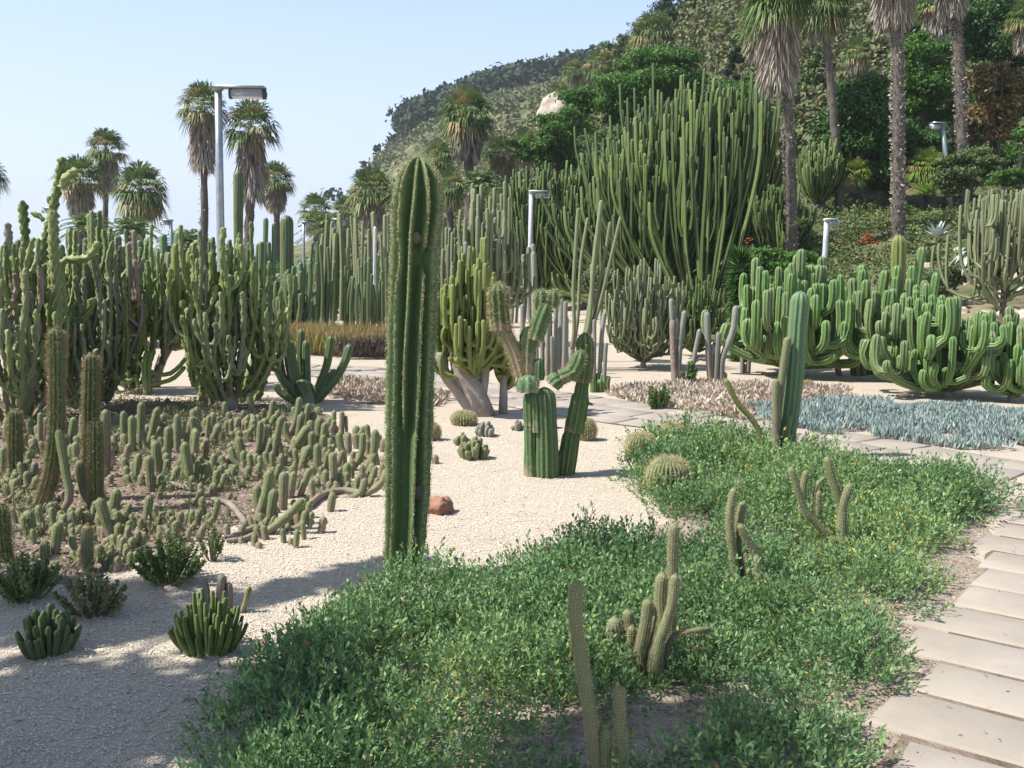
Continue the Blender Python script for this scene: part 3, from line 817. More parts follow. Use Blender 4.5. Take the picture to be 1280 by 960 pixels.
# ================================================================== HERO CACTUS
def build_giant():
    base = ground(503, 722); Y = base.y
    t = thing('giant_columnar_cactus', 'giant single green ribbed column cactus towering in the middle of the bed', 'cactus', base)
    ctr = [(503, 722), (505, 690), (509, 620), (511, 540), (513, 460), (516, 380), (519, 300), (523, 250), (524, 196)]
    C = curve(pp(ctr, Y), 400)
    L = np.sum(np.linalg.norm(np.diff(C, axis=0), axis=1))
    K = 190; f = 1 - (1 - np.linspace(0, 1, K)) ** 1.25
    s = f * L
    P = np.stack([np.interp(f, np.linspace(0, 1, 400), C[:, q]) for q in range(3)], 1)
    mp = m_per_px(Y)
    wy = np.array([0, .06, .2, .4, .6, .75, .80, .86, .92, 1.0]); wr = np.array([26, 26.5, 29.5, 31, 31.5, 31, 30.5, 33, 33, 33.]) * mp
    rad = np.interp(f, wy, wr)
    d = np.clip((L - s) / (rad * 2.0), 0, 1); rad = rad * np.sqrt(np.clip(1 - (1 - d) ** 2.3, .002, 1))
    nr = 11; sides = 132
    a = np.arange(sides) * 2 * math.pi / sides
    g = random.Random(3)
    ph = [g.random() * 6 for _ in range(nr)]
    prof = np.zeros((K, sides)); ridge = np.zeros((K, sides))
    top = np.clip((f - .70) / .12, 0, 1)
    for j in range(nr):
        th = j * 2 * math.pi / nr + .06 * np.sin(f * 6 + ph[j]) + .025 * np.sin(f * 17 + ph[j] * 2) - .10
        amp = np.ones(K)
        if j in (0, 6): amp = np.clip((f - .33) / .08, 0, 1) * .9 + .05
        if j == 1: amp = amp * (1 - .85 * np.exp(-((f - .765) / .022) ** 2))
        if j == 10: th = th + .18 * np.exp(-((f - .76) / .05) ** 2)
        dl = np.abs((a[None, :] - th[:, None] + math.pi) % (2 * math.pi) - math.pi)
        w = .30
        x = np.clip(1 - dl / w, 0, 1)
        ridge = np.maximum(ridge, amp[:, None] * x ** 1.35)
    depth = .46
    prof = 1 - depth * (1 - ridge)
    prof *= 1 + .012 * np.sin(s[:, None] / .012) * (ridge > .8)
    col = np.zeros((K, sides, 3)); col[:, :, 0] = ridge; col[:, :, 1] = (1 - f)[:, None] * .8; col[:, :, 2] = .25
    mb = MB(); T, A, B = sweep(mb, P, rad, prof, sides, col, cap0=False)
    part('stem', mb, M['giant'], t)
    # areoles with short spines on every crest
    sp = MB(); gg = np.random.default_rng(2)
    for i in range(2, K - 3, 1):
        for j in range(nr):
            th = j * 2 * math.pi / nr + .06 * math.sin(f[i] * 6 + ph[j]) + .025 * math.sin(f[i] * 17 + ph[j] * 2) - .10
            if j in (0, 6) and f[i] < .37: continue
            if j == 1 and abs(f[i] - .765) < .03: continue
            if j == 10: th += .18 * math.exp(-((f[i] - .76) / .05) ** 2)
            o = math.cos(th) * A[i] + math.sin(th) * B[i]
            q = P[i] + o * rad[i] * .985
            n = 5
            D = o[None] + gg.normal(0, .6, (n, 3)) + T[i] * .1
            blades(sp, np.tile(q, (n, 1)), D, gg.uniform(.007, .016, n), .0017, gg)
            if i % 2 == 0: blades(sp, q[None] - T[i][None] * .004, T[i][None] + o[None] * .2, .010, .009, gg)
    part('spines', sp, M['spine_pale'], t)
    # old wounds
    for (px, py, wx, hx) in ((521, 299, 10, 7), (524, 612, 8, 11)):
        mbw = MB(); c = at(px, py, Y); i = int(np.argmin(np.abs(P[:, 2] - c.z)))
        o = np.array([c.x - P[i][0], 0, 0]); yy = -math.sqrt(max(0, (rad[i] * .74) ** 2 - o[0] ** 2))
        rock(mbw, (c.x, P[i][1] + yy + .004, c.z), (wx * mp, .010, hx * mp), px, 3, .8)
        part('scar', mbw, M['bark'], t)
build_giant()

def hand(name, label, cat, base_px, stems, mat, ribs=8, k=2, depth=.22, spine=None, group=None, age=(.9, 0), Y=None, jitter=0, knob=0, knobn=0, sname='stem', smooth=True, spmat='spine_pale', twist=0, zoff=0.0):
    """plant whose stems follow (pixel x, pixel y[, depth offset]) control points; stems: [(pts, width_px[, opts])]"""
    b = ground(*base_px) if Y is None else atg(base_px[0], Y)
    Y = b.y
    t = thing(name, label, cat, b, group)
    rg = random.Random(hash(label) & 0xffff if False else len(label) * 7 + int(base_px[0]))
    for s in stems:
        pts, w = s[0], s[1]; o = s[2] if len(s) > 2 else {}
        dy = o.get('dy', rg.uniform(-jitter, jitter) if jitter else 0)
        mb = MB(); sm = MB() if (spine or o.get('spine')) else None
        r = w * .5 * m_per_px(Y + dy)
        r1 = r * o.get('taper', 1.0)
        P3 = [Vector((p.x, p.y, p.z)) for p in pp(pts, Y + dy)]
        if o.get('sink', True):
            g0 = P3[0]
            if abs(g0.z - gz(g0.x, g0.y)) < .30: P3[0] = Vector((g0.x, g0.y, gz(g0.x, g0.y) - .02))
        sp = spine or o.get('spine')
        kn = o.get('knob', knob)
        if kn and k == 2 and 'seg' not in o: o = dict(o, seg=max(8, int(sum((P3[i + 1] - P3[i]).length for i in range(len(P3) - 1)) * knobn / 6.283 * 3)))
        stem(mb, P3, r, r1, o.get('ribs', ribs), o.get('k', k), o.get('depth', depth), o.get('seg'), o.get('twist', twist), o.get('knob', knob), o.get('knobn', knobn), None, o.get('age', age), seed=int(pts[0][0]), wob=o.get('wob', .04), spines=(sm,) + sp if sp else None)
        mm = M[o['mat']] if 'mat' in o else (M[mat] if isinstance(mat, str) else mat)
        so_ = part(o.get('name', sname), mb, mm, t, smooth, o.get('label'))
        if sm is not None and sm.n: part('spines', sm, M[spmat], so_)
    return t

SPW = (.009, .011, 5, .0006)
# woolly stems rising out of the ground cover
hand('woolly_column_cactus', 'tall leaning grey woolly cactus with shorter stems at the very front of the bed', 'cactus', (758, 1012), [
    ([(750, 1012), (744, 957), (740, 911), (731, 852), (721, 789), (718, 749), (724, 726)], 18, {'age': (1.0, .35)}),
    ([(782, 1012), (777, 957), (775, 890), (773, 857)], 15), ([(760, 1014), (756, 960), (757, 909)], 18, {'mat': 'creeping', 'age': (.5, -.2)}), ([(770, 1012), (764, 960), (762, 930)], 9)],
    'woolly', 14, 2, .19, SPW)
hand('woolly_column_cactus', 'clump of curved grey green woolly cactus stems with one lying on the bare soil', 'cactus', (812, 850), [
    ([(798, 848), (800, 816), (807, 781), (811, 749)], 15), ([(813, 848), (816, 816), (827, 776), (825, 740), (829, 717)], 17), ([(820, 850), (824, 808), (832, 781), (842, 749), (844, 718)], 13, {'dy': -.06, 'age': (.7, -.2)}),
    ([(834, 800), (840, 760), (841, 691), (843, 655)], 14, {'dy': .12}), ([(826, 835), (836, 804), (858, 790), (892, 787)], 7, {'age': (1.2, .6)}),
    ([(786, 830), (790, 800), (784, 762)], 14, {'dy': .15}), ([(772, 835), (770, 800), (767, 772)], 21, {'dy': .1, 'age': (1.1, .6)}), ([(792, 845), (790, 820), (790, 782)], 12, {'mat': 'creeping', 'dy': .05}), ([(806, 840), (812, 800), (822, 770)], 11, {'dy': .06})],
    'woolly', 14, 2, .19, SPW)
hand('woolly_column_cactus', 'bundle of upright brownish woolly cactus stems beside a lying brown stem in the ground cover', 'cactus', (930, 748), [
    ([(923, 748), (917, 700), (912, 650), (918, 610)], 11), ([(931, 748), (922, 700), (922, 670), (929, 627)], 12, {'dy': .05}), ([(951, 745), (945, 700), (940, 686), (924, 655)], 10, {'dy': -.03}), ([(953, 745), (950, 720), (945, 694)], 10, {'dy': -.07}),
    ([(938, 746), (934, 710), (931, 690)], 9), ([(926, 745), (908, 723), (888, 731)], 6, {'age': (1.3, .7)}), ([(944, 748), (942, 735), (941, 722)], 9)],
    'woolly', 16, 2, .18, (.010, .016, 4, .0008))
hand('woolly_column_cactus', 'forked pale green cactus with one arm sweeping left near the right of the bed', 'cactus', (1047, 692), [
    ([(1047, 690), (1037, 673), (1008, 640), (997, 612), (988, 584)], 9), ([(1050, 692), (1051, 660), (1052, 637), (1042, 604), (1033, 571)], 11, {'mat': 'creeping', 'age': (.6, 0)}), ([(1053, 692), (1054, 660), (1054, 633), (1063, 605)], 11, {'dy': -.05}),
    ([(1003, 645), (1004, 612), (1008, 588)], 9, {'dy': .35}), ([(1020, 640), (1019, 615), (1031, 596)], 5, {'dy': .35}), ([(1025, 645), (1024, 614)], 8, {'dy': .3}), ([(1057, 694), (1057, 672)], 9, {'dy': -.1}), ([(1034, 694), (1033, 680)], 9, {'dy': -.08})],
    'woolly', 12, 2, .20, (.010, .02, 4, .0009))
hand('woolly_column_cactus', 'tall grey green ribbed column with fuzzy brown stems behind the ground cover', 'cactus', (968, 574), [
    ([(972, 574), (986, 528), (993, 469), (997, 405), (1001, 364)], 23, {'mat': 'glaucous', 'ribs': 10, 'depth': .25, 'k': 4, 'name': 'main_column', 'spine': (.006, .03, 3, .001)}),
    ([(966, 574), (973, 511), (978, 469), (985, 421)], 10, {'age': (1.2, .6), 'dy': -.07}), ([(970, 572), (970, 536), (970, 474)], 10, {'age': (1.2, .6), 'dy': -.12}),
    ([(958, 574), (951, 545), (940, 524), (921, 502), (907, 474)], 7, {'mat': 'yellowish', 'age': (.9, 0), 'dy': -.1}), ([(985, 572), (990, 550), (994, 524)], 8), ([(962, 580), (960, 562)], 9, {'dy': -.15}), ([(975, 578), (981, 550), (988, 520)], 7, {'dy': -.1})],
    'woolly', 12, 2, .20, (.010, .02, 4, .0009))
hand('woolly_column_cactus', 'three stubby grey cactus fingers poking out of the ground cover below the path', 'cactus', (1117, 612), [
    ([(1110, 614), (1109, 590)], 7), ([(1118, 614), (1118, 588)], 7, {'dy': .05}), ([(1126, 614), (1125, 590)], 7), ([(1133, 612), (1132, 596)], 5)], 'woolly', 10, 2, .15)

# stout damaged column with balls and arms
def chain(px_pts, w, pinch=.72):
    return px_pts, w
hand('damaged_column_cactus', 'stout damaged green column cactus with lumpy arms and spiny heads on the pale gravel', 'cactus', (690, 596), [
    ([(684, 598), (683, 540), (680, 484)], 29, {'ribs': 12, 'k': 4, 'depth': .24, 'name': 'main_column', 'age': (.35, .1), 'spine': (.012, .02, 4, .0012)}),
    ([(665, 590), (664, 563)], 18, {'age': (.9, .5), 'dy': .02}), ([(664, 566), (663, 528)], 17, {'dy': .02}), ([(663, 532), (662, 490)], 18, {'dy': .02}), ([(672, 540), (671, 512), (669, 488)], 16, {'dy': -.02}),
    ([(702, 594), (706, 560)], 21, {'dy': .10, 'age': (.9, .3), 'mat': 'spiny', 'ribs': 9}), ([(707, 568), (716, 533)], 24, {'dy': .10, 'mat': 'spiny', 'ribs': 9}), ([(717, 540), (722, 515), (727, 487)], 25, {'dy': .10, 'mat': 'spiny', 'ribs': 9}), ([(726, 495), (729, 470)], 18, {'dy': .10, 'mat': 'spiny', 'ribs': 9}), ([(728, 478), (731, 450), (731, 416)], 23, {'dy': .10, 'mat': 'spiny', 'ribs': 9, 'spine': (.03, .02, 6, .0012)}),
    ([(737, 506), (738, 503)], 8, {'dy': .10}), ([(690, 482), (695, 476), (702, 472)], 22, {'dy': -.06, 'spine': (.02, .02, 5, .0012)}), ([(700, 472), (714, 466), (722, 454), (727, 438)], 20, {'dy': -.05, 'spine': (.03, .02, 6, .0012)}),
    ([(660, 490), (660, 468)], 28, {'dy': -.03, 'mat': 'glaucous', 'spine': (.04, .014, 7, .0010)}), ([(673, 475), (674, 448)], 15, {'dy': 0.0}), ([(659, 470), (659, 440), (663, 408)], 23, {'age': (1.0, .55), 'dy': .03, 'spine': (.035, .02, 5, .0012)}),
    ([(668, 425), (674, 405), (684, 378)], 22, {'dy': 0, 'spine': (.03, .02, 6, .0012)}), ([(675, 385), (677, 362)], 19, {'dy': .03, 'spine': (.04, .015, 7, .0012)}), ([(690, 385), (693, 362)], 17, {'dy': .03, 'spine': (.04, .015, 7, .0012)}),
    ([(652, 470), (645, 445), (634, 420), (626, 400)], 17, {'dy': .02, 'age': (1.1, .8), 'spine': (.04, .016, 8, .0012)}), ([(627, 412), (624, 385), (623, 354)], 25, {'dy': .02, 'mat': 'spiny', 'ribs': 10, 'spine': (.045, .016, 8, .0012)})],
    'damaged', 8, 4, .26, group=None, knob=.05, knobn=60)

# golden barrels and cushions
def barrel(px, py, wpx, hpx, label, tint='barrel', nr=26, sink=.0, seed=0, spl=.022):
    b = ground(px, py); Y = b.y; r = wpx * .5 * m_per_px(Y); h = hpx * m_per_px(Y)
    t = thing('barrel_cactus', label, 'cactus', b, 'round barrel cacti on the gravel')
    mb = MB(); sp = MB(); k = 4; sides = nr * k; a = np.arange(sides) * 6.28318 / sides
    ph = np.linspace(.05, math.pi - .25, 20)[::-1]
    K = len(ph)
    P = np.stack([np.full(K, b.x), np.full(K, b.y), b.z + h * .5 * (1 - np.cos(ph[::-1]) ) * 0], 1)
    z = b.z - .02 + (h + .02) * (np.cos(ph) + math.cos(.25)) / (1 + math.cos(.25)); P[:, 2] = z
    rad = r * np.sin(ph) ** .75
    ridge = (1 - np.abs(np.sin(nr * a / 2)))[None].repeat(K, 0)
    c = np.zeros((K, sides, 3)); c[:, :, 0] = ridge; c[:, :, 1] = .2; c[:, :, 2] = .3
    T, A, B = sweep(mb, P, rad, 1 - .16 * (1 - ridge), sides, c, cap0=False)
    part('body', mb, M[tint], t)
    g = np.random.default_rng(seed + 5)
    V0 = []; D0 = []
    for i in range(1, K - 1):
        th = np.arange(nr) * 6.28318 / nr
        o = np.cos(th)[:, None] * A[i][None] + np.sin(th)[:, None] * B[i][None]
        nrm = o * math.sin(ph[i]) + np.array([0, 0, math.cos(ph[i])])
        q = P[i] + o * rad[i]
        for _ in range(6): V0.append(q); D0.append(nrm + g.normal(0, .6, nrm.shape))
    V0 = np.vstack(V0); D0 = np.vstack(D0)
    blades(sp, V0, D0, g.uniform(.6, 1.2, len(V0)) * spl, .0016 * max(1, Y / 6), g)
    part('spines', sp, M['spine_pale'], t)
barrel(580, 531, 33, 17, 'flat golden barrel cactus at the foot of the yellow candelabra trunk', seed=1)
barrel(540, 550, 22, 21, 'small barrel cactus half hidden behind the giant column', seed=2)
barrel(733, 550, 25, 27, 'golden barrel cactus behind the lumpy damaged column', seed=3)
barrel(680, 535, 22, 22, 'small barrel hidden behind the damaged column trunk', seed=9)
barrel(834, 618, 56, 48, 'large golden barrel cactus rising from the ground cover', seed=4, nr=28, spl=.035)
barrel(842, 556, 42, 28, 'pale barrel cactus at the back edge of the ground cover', seed=5, spl=.03)
barrel(800, 572, 38, 30, 'brown old barrel cactus half swallowed by the ground cover edge', seed=6, spl=.035)
barrel(1010, 486, 14, 10, 'tiny barrel cactus under the right candelabra shrubs', seed=7)

def cushion(px, py, wpx, hpx, label, mat='creeping', n=26, fw=None, seed=0, name='cushion_cactus', out=.9, grp=None, tip=1.0, depth=.25):
    b = ground(px, py); Y = b.y; r = wpx * .5 * m_per_px(Y); h = hpx * m_per_px(Y)
    t = thing(name, label, 'cactus', b, grp); g = random.Random(seed); fr = (fw or 5) * .5 * m_per_px(Y)
    for i in range(n):
        a = i * 2.4 + g.random(); u = math.sqrt((i + .5) / n)
        bx, by = b.x + math.cos(a) * u * r * .55, b.y + math.sin(a) * u * r * .55
        tx, ty = b.x + math.cos(a) * u * r * out, b.y + math.sin(a) * u * r * out
        tz = b.z + h * (1 - .55 * u * u) * g.uniform(.75, 1.1)
        mb = MB(); stem(mb, [(bx, by, b.z - .01), ((bx + tx * 2) / 3, (by + ty * 2) / 3, b.z + (tz - b.z) * .5), (tx, ty, tz)], fr, fr * tip, 6, 2, depth, seg=6, age=(.8, -.1), seed=i)
        part('stem', mb, M[mat], t)
cushion(592, 573, 46, 28, 'broad low cushion of stubby cactus stems beside the giant cactus', 'woolly', 34, 6.5, 1)
cushion(577, 556, 26, 15, 'small cushion of stubby cactus stems just behind the broad one', 'woolly', 16, 6, 2)
cushion(607, 545, 30, 20, 'grey cushion of stubby stems near the golden barrel', 'greycol', 18, 6, 3)
cushion(648, 538, 20, 16, 'little grey tuft left of the damaged column foot', 'greycol', 10, 5, 4)
cushion(262, 812, 96, 78, 'dark spreading clump of pointed ribbed stems in the dappled shade', 'thicket', 60, 9.0, 5, 'clumping_cactus', 1.05, None, .55, .5)
cushion(60, 815, 84, 62, 'dark green clump of upright ribbed stems in the shadow at lower left', 'column', 44, 10, 6, 'clumping_cactus', 1.0, None, .8, .5)
hand('clumping_cactus', 'three withered grey upright stems behind the dark spreading clump', 'cactus', (272, 765), [([(258, 770), (258, 740), (252, 722)], 10), ([(272, 770), (276, 742), (278, 718)], 13), ([(286, 768), (287, 740), (286, 728)], 9), ([(300, 775), (306, 755), (312, 733)], 8, {'mat': 'thicket'})], 'greycol', 7, 2, .3, age=(1.2, .8))
mbR = MB(); rb = ground(551, 641); rock(mbR, (0, 0, .045), (.115, .09, .10), 21, 3, .42)
solo('rock', mbR, M['stone_red'], 'reddish brown angular rock lying on gravel right of the giant cactus', 'rock', loc=rb, smooth=False)

# ================================================================== LEFT BED: creeping stems and spiny columns
def Z8(L): return [(200 + x / 4.571, 480 + y / 4.571) for x, y in L]
def Z2(L): return [(x / 2.667, 480 + y / 2.667) for x, y in L]
CREEP = [(Z8(p), w / 4.571, m) for p, w, m in [
 ([(50,130),(40,80)],30,0),([(70,190),(60,150)],28,0),([(215,215),(225,110)],35,0),([(370,190),(370,100)],35,0),([(100,390),(105,180)],38,0),([(190,450),(210,260)],42,0),([(265,350),(280,180)],30,1),
 ([(275,370),(340,235)],45,0),([(380,300),(380,210)],30,1),([(415,330),(410,270)],35,0),([(450,270),(450,200)],30,0),([(490,290),(495,210)],40,0),([(470,330),(540,235)],30,1),([(480,200),(475,150)],35,0),
 ([(600,210),(592,140)],30,0),([(640,260),(680,150)],32,1),([(700,330),(770,230),(800,75)],38,0),([(825,280),(850,110)],38,0),([(910,180),(900,130)],48,1),([(990,300),(995,150)],28,1),([(1040,290),(1040,155)],32,1),
 ([(1068,290),(1062,180)],20,1),([(640,440),(670,300),(695,185)],42,0),([(560,410),(600,300),(590,230)],48,1),([(530,420),(565,350),(575,210)],40,0),([(740,400),(850,240)],60,0),([(780,370),(810,170)],45,0),
 ([(900,330),(915,190)],55,0),([(920,360),(945,220)],40,0),([(800,480),(860,350)],55,0),([(900,500),(900,340)],50,0),([(180,590),(140,330)],50,0),([(40,440),(50,240)],50,0),([(210,520),(235,410)],45,0),
 ([(255,580),(265,450)],50,0),([(300,610),(330,490)],40,0),([(415,560),(430,460)],45,0),([(440,420),(390,340)],35,1),([(480,460),(478,380)],40,0),([(600,440),(630,330)],30,0),([(690,440),(685,340)],40,1),
 ([(715,470),(715,400)],30,1),([(770,490),(770,440)],30,1),([(560,715),(552,580)],60,0),([(540,800),(600,650),(630,490)],60,0),([(620,810),(655,600)],60,0),([(700,720),(710,500)],60,1),([(740,650),(765,500)],50,1),
 ([(790,640),(860,480)],45,0),([(560,860),(700,780),(820,660)],55,0),([(1000,600),(985,390)],50,1),([(950,610),(945,490)],45,0),([(1055,480),(1045,380)],40,1),([(1065,560),(1070,450)],50,0),
 ([(1090,490),(1150,400),(1160,280)],42,0),([(1130,530),(1215,420),(1232,260)],50,0),([(380,895),(480,885),(600,830)],38,2),([(380,880),(560,810)],36,2),([(300,660),(400,690),(490,800)],42,2),
 ([(840,700),(930,630),(1050,605),(1180,620),(1270,560),(1300,480)],48,1),([(900,615),(900,540)],36,1),([(1195,545),(1195,520)],40,1),([(930,410),(935,290)],46,0),([(860,430),(870,270)],44,0),([(650,600),(640,540)],38,1),([(480,600),(470,540)],36,0),
 ([(20,300),(25,220)],34,0),([(120,260),(125,190)],30,1),([(300,240),(300,160)],28,1),([(520,230),(530,170)],28,1),([(345,420),(330,380)],36,0)]]
CREEP += [(Z2(p), w / 2.667, m) for p, w, m in [
 ([(412,205),(412,90)],24,0),([(440,235),(440,105)],26,0),([(468,225),(472,60)],27,0),([(490,215),(510,150),(525,80)],27,0),([(100,170),(98,110)],27,0),([(133,215),(135,95)],20,1),([(150,210),(155,110)],25,1),
 ([(12,295),(12,210)],28,0),([(85,210),(85,165)],22,1),([(105,250),(105,200)],22,0),([(235,200),(247,110)],27,0),([(355,310),(352,85)],34,1),([(275,190),(275,100)],24,1),([(448,330),(465,230)],24,0),([(440,320),(455,280)],24,1),
 ([(505,360),(497,240)],30,0),([(530,310),(518,190)],34,0),([(625,330),(612,200)],28,0),([(638,255),(652,150)],28,0),([(590,230),(592,100)],26,0),([(565,190),(560,140)],26,0),([(190,440),(232,380),(220,300),(195,150)],31,0),
 ([(330,420),(280,350),(265,255)],36,0),([(375,520),(330,380)],38,0),([(368,480),(390,350)],38,0),([(480,490),(500,370)],30,1),([(150,580),(150,520)],36,0),([(180,570),(195,460)],38,0),([(240,480),(237,410)],26,0),([(100,510),(95,420)],42,0),
 ([(330,600),(330,535)],38,0),([(60,250),(75,180)],22,1),([(20,190),(25,110)],28,1),([(545,320),(560,250)],24,0),([(680,250),(690,180)],24,1),([(580,170),(600,130)],22,1),([(690,330),(690,260)],30,0),([(720,350),(725,290)],28,0),([(300,560),(315,500)],26,1),
 ([(20,390),(60,360),(110,330)],22,2),([(60,420),(160,400),(230,350)],22,2),([(20,330),(90,310),(140,280)],24,2),([(370,190),(400,170)],26,2),([(640,280),(720,270),(800,240)],26,2),([(520,420),(560,500)],24,2),([(450,520),(480,460)],30,2),
 ([(250,360),(330,330)],22,2),([(560,330),(640,350)],22,2)]]
CLUMPS = [((20, 610), 'creeping cactus clump at the far left edge between the spiny columns'), ((62, 560), 'short cactus fingers behind the pair of tall spiny columns'), ((72, 665), 'curved creeping cactus stems around the foot of the tallest spiny column'),
 ((128, 665), 'leaning creeping cactus stems in front of the shorter spiny column'), ((165, 555), 'upright creeping cactus fingers right of the spiny columns'), ((190, 600), 'creeping cactus fingers in the middle of the weedy left bed'), ((222, 560), 'creeping cactus clump at the back of the left bed'),
 ((262, 600), 'creeping cactus clump in the centre of the left bed'), ((300, 540), 'creeping cactus clump at the back near the small candelabra'), ((345, 660), 'thick creeping cactus clump at the front edge with stems lying on the gravel'),
 ((352, 580), 'dense sheaf of pale green creeping cactus stems'), ((390, 555), 'creeping cactus clump with a pair of straight fingers at the back right'), ((425, 610), 'creeping cactus at the right tip with long stem lying over the gravel'), ((460, 580), 'pair of tall curved creeping cactus stems at the right end of the bed'),
 ((140, 700), 'small fuzzy cactus stumps at the front left of the bed'), ((200, 665), 'dark creeping cactus stump among dead stems at the bed front')]
def build_creep():
    buckets = [[] for _ in CLUMPS]
    for pts, w, m in CREEP:
        b = pts[0] if not (len(pts) == 6) else (440, 612)
        k = min(range(len(CLUMPS)), key=lambda i: (CLUMPS[i][0][0] - b[0]) ** 2 + (1.5 * (CLUMPS[i][0][1] - b[1])) ** 2)
        buckets[k].append((pts, w, m))
    rg = random.Random(9)
    for (c, lab), items in zip(CLUMPS, buckets):
        if not items: continue
        t = thing('creeping_cactus', lab, 'cactus', ground(*c), 'creeping cacti in the left bed')
        for n in range(28):   # short stubs and dead stems around
            a, q = c[0] + rg.gauss(0, 26), min(715, c[1] + rg.gauss(0, 12))
            if q < 512: continue
            items.append(([(a, q), (a + rg.gauss(0, 4), q - rg.uniform(8, 24))], rg.uniform(7, 11), rg.choice([0, 1, 1])))
        for n in range(9):
            a, q = c[0] + rg.gauss(0, 20), min(705, c[1] + rg.gauss(0, 10))
            if q < 515: continue
            d = rg.choice([-1, 1]); ln = rg.uniform(22, 46); rise = rg.uniform(14, 34)
            items.append(([(a, q), (a + d * ln * .5, q + rg.uniform(-2, 3)), (a + d * ln * .85, q - rise * .25), (a + d * ln, q - rise)], rg.uniform(8, 11), 3))
        for pts, w, m in items:
            b = ground(*pts[0]); Y = b.y
            lying = m == 2 or len(pts) == 6
            if lying:
                P3 = [ground(x, y + 4) + Vector((0, 0, w * .5 * m_per_px(Y))) for x, y in pts]
                if len(pts) == 6: P3 = [ground(x, y + 5) + Vector((0, 0, w * .45 * m_per_px(Y))) for x, y in pts[:4]]; y0 = P3[-1].y; P3 += [at(x, y, y0) for x, y in pts[4:]]
            else:
                P3 = pp([(x, y, .02 * i) for i, (x, y) in enumerate(pts)], Y); P3[0] = b - Vector((0, 0, .02))
            mb, sp = MB(), MB(); r = w * .5 * m_per_px(Y)
            stem(mb, P3, r * .88, r * .98, 10, 2, .2, age=(1.0, .0) if not m else ((1.3, .15) if m == 3 else (1.2, .55)), base_narrow=.8, wob=.06, seed=int(w * 7),
                 spines=None if lying else (sp, .012, .018, 3, .0008))
            mat = {0: 'creeping', 1: rg.choice(['creeping', 'woolly']), 2: 'wood', 3: rg.choice(['creeping', 'woolly'])}[m]
            s = part('stem', mb, M[mat], t, True, 'dead brown lying stem' if m == 2 else None)
            if sp.n: part('spines', sp, M['spine_pale'], s)
build_creep()
SP = (.035, .016, 8, .0009)
hand('spiny_column_cactus', 'tallest brown spined column cactus standing in the left bed', 'cactus', (47, 640), [([(47, 640), (64, 590), (71, 520), (70, 410)], 20)], 'spiny', 12, 4, .3, SP, age=(1.0, .2), spmat='spine')
hand('spiny_column_cactus', 'second tallest brown spined column cactus just right of the tallest', 'cactus', (112, 625), [([(113, 625), (113, 560), (115, 442)], 20)], 'spiny', 12, 4, .3, SP, age=(.95, .1), spmat='spine')
hand('spiny_column_cactus', 'short green spined column cactus in front of the second tallest column', 'cactus', (120, 640), [([(120, 640), (120, 590), (120, 524)], 19)], 'spiny', 12, 4, .3, SP, age=(.6, 0), spmat='spine')
hand('spiny_column_cactus', 'short spined column cactus near the left edge behind the creeping stems', 'cactus', (19, 604), [([(20, 604), (19, 560), (19, 512)], 18)], 'spiny', 12, 4, .3, SP, age=(1, .1), spmat='spine')
hand('spiny_column_cactus', 'dark spined stump cut by the left picture edge', 'cactus', (6, 702), [([(8, 702), (4, 670), (2, 630)], 18)], 'spiny', 12, 4, .3, SP, age=(.5, .1), spmat='spine')
hand('spiny_column_cactus', 'small brown based fuzzy stump with green top at the front of the left bed', 'cactus', (109, 714), [([(110, 714), (109, 690), (109, 656)], 15)], 'woolly', 14, 2, .18, (.02, .013, 6, .0008), age=(1.2, .1), spmat='spine')
hand('spiny_column_cactus', 'tiny golden spined ball by the fuzzy stump', 'cactus', (123, 702), [([(123, 702), (123, 682)], 14)], 'spiny', 12, 2, .2, (.03, .01, 8, .0008), spmat='spine_pale')

def shrublet(px, py, wpx, hpx, label, mat, n, seed, leafy=.5, fw=3.0, name='spiny_shrub', tint=0.0):
    """low shrub: thin branching stems and small leaves"""
    b = ground(px, py); Y = b.y; r = wpx * .5 * m_per_px(Y); h = hpx * m_per_px(Y)
    t = thing(name, label, 'shrub', b); g = random.Random(seed); fr = fw * .5 * m_per_px(Y)
    mb = MB()
    tips = []
    for i in range(n):
        a = g.random() * 6.28; u = g.random() ** .6
        p0 = Vector((b.x + math.cos(a) * r * .2 * u, b.y + math.sin(a) * r * .2 * u, b.z - .01))
        p2 = Vector((b.x + math.cos(a) * r * u, b.y + math.sin(a) * r * u, b.z + h * (1 - .5 * u * u) * g.uniform(.6, 1.1)))
        p1 = p0.lerp(p2, .5) + Vector((0, 0, -h * .08)); stem(mb, [p0, p1, p2], fr, fr * .8, 5, 2, .25, seg=3, age=(.9, 0), seed=i); tips.append((p1, p2))
    part('stems', mb, M[mat], t)
    lf = MB(); gg = np.random.default_rng(seed); S = []; D = []
    for p1, p2 in tips:
        for _ in range(int(60 * leafy)):
            q = p1.lerp(p2, gg.random()); S.append(q); D.append(gg.normal(0, 1, 3) + np.array([0, 0, .5]))
    if S:
        S = np.array(S); D = np.array(D); c = np.zeros((len(S), 3)); c[:, 0] = gg.random(len(S)); c[:, 1] = (gg.random(len(S)) < tint) * .8
        blades(lf, S, D, gg.uniform(.5, 1.2, len(S)) * max(.020, 4.5 * m_per_px(Y)), .011 * max(1, Y / 6), gg, 0, c)
        part('leaves', lf, M['weed'], t, False)
shrublet(35, 750, 92, 62, 'leafy green shrub with upright ribbed shoots at lower left edge', 'thicket', 46, 1, 1.4, 3.4, tint=.15)
shrublet(115, 768, 96, 56, 'dry pinkish spiny shrub between the leafy shrubs on the left', 'woolly', 60, 2, 1.1, 3, tint=.6)
shrublet(212, 728, 100, 62, 'leafy green low shrub at the front of the left bed', 'thicket', 60, 3, 1.9, 2.6, tint=.1)
shrublet(265, 700, 46, 50, 'wispy twiggy shrub right of the leafy low shrub', 'wood', 16, 4, .8, 2)
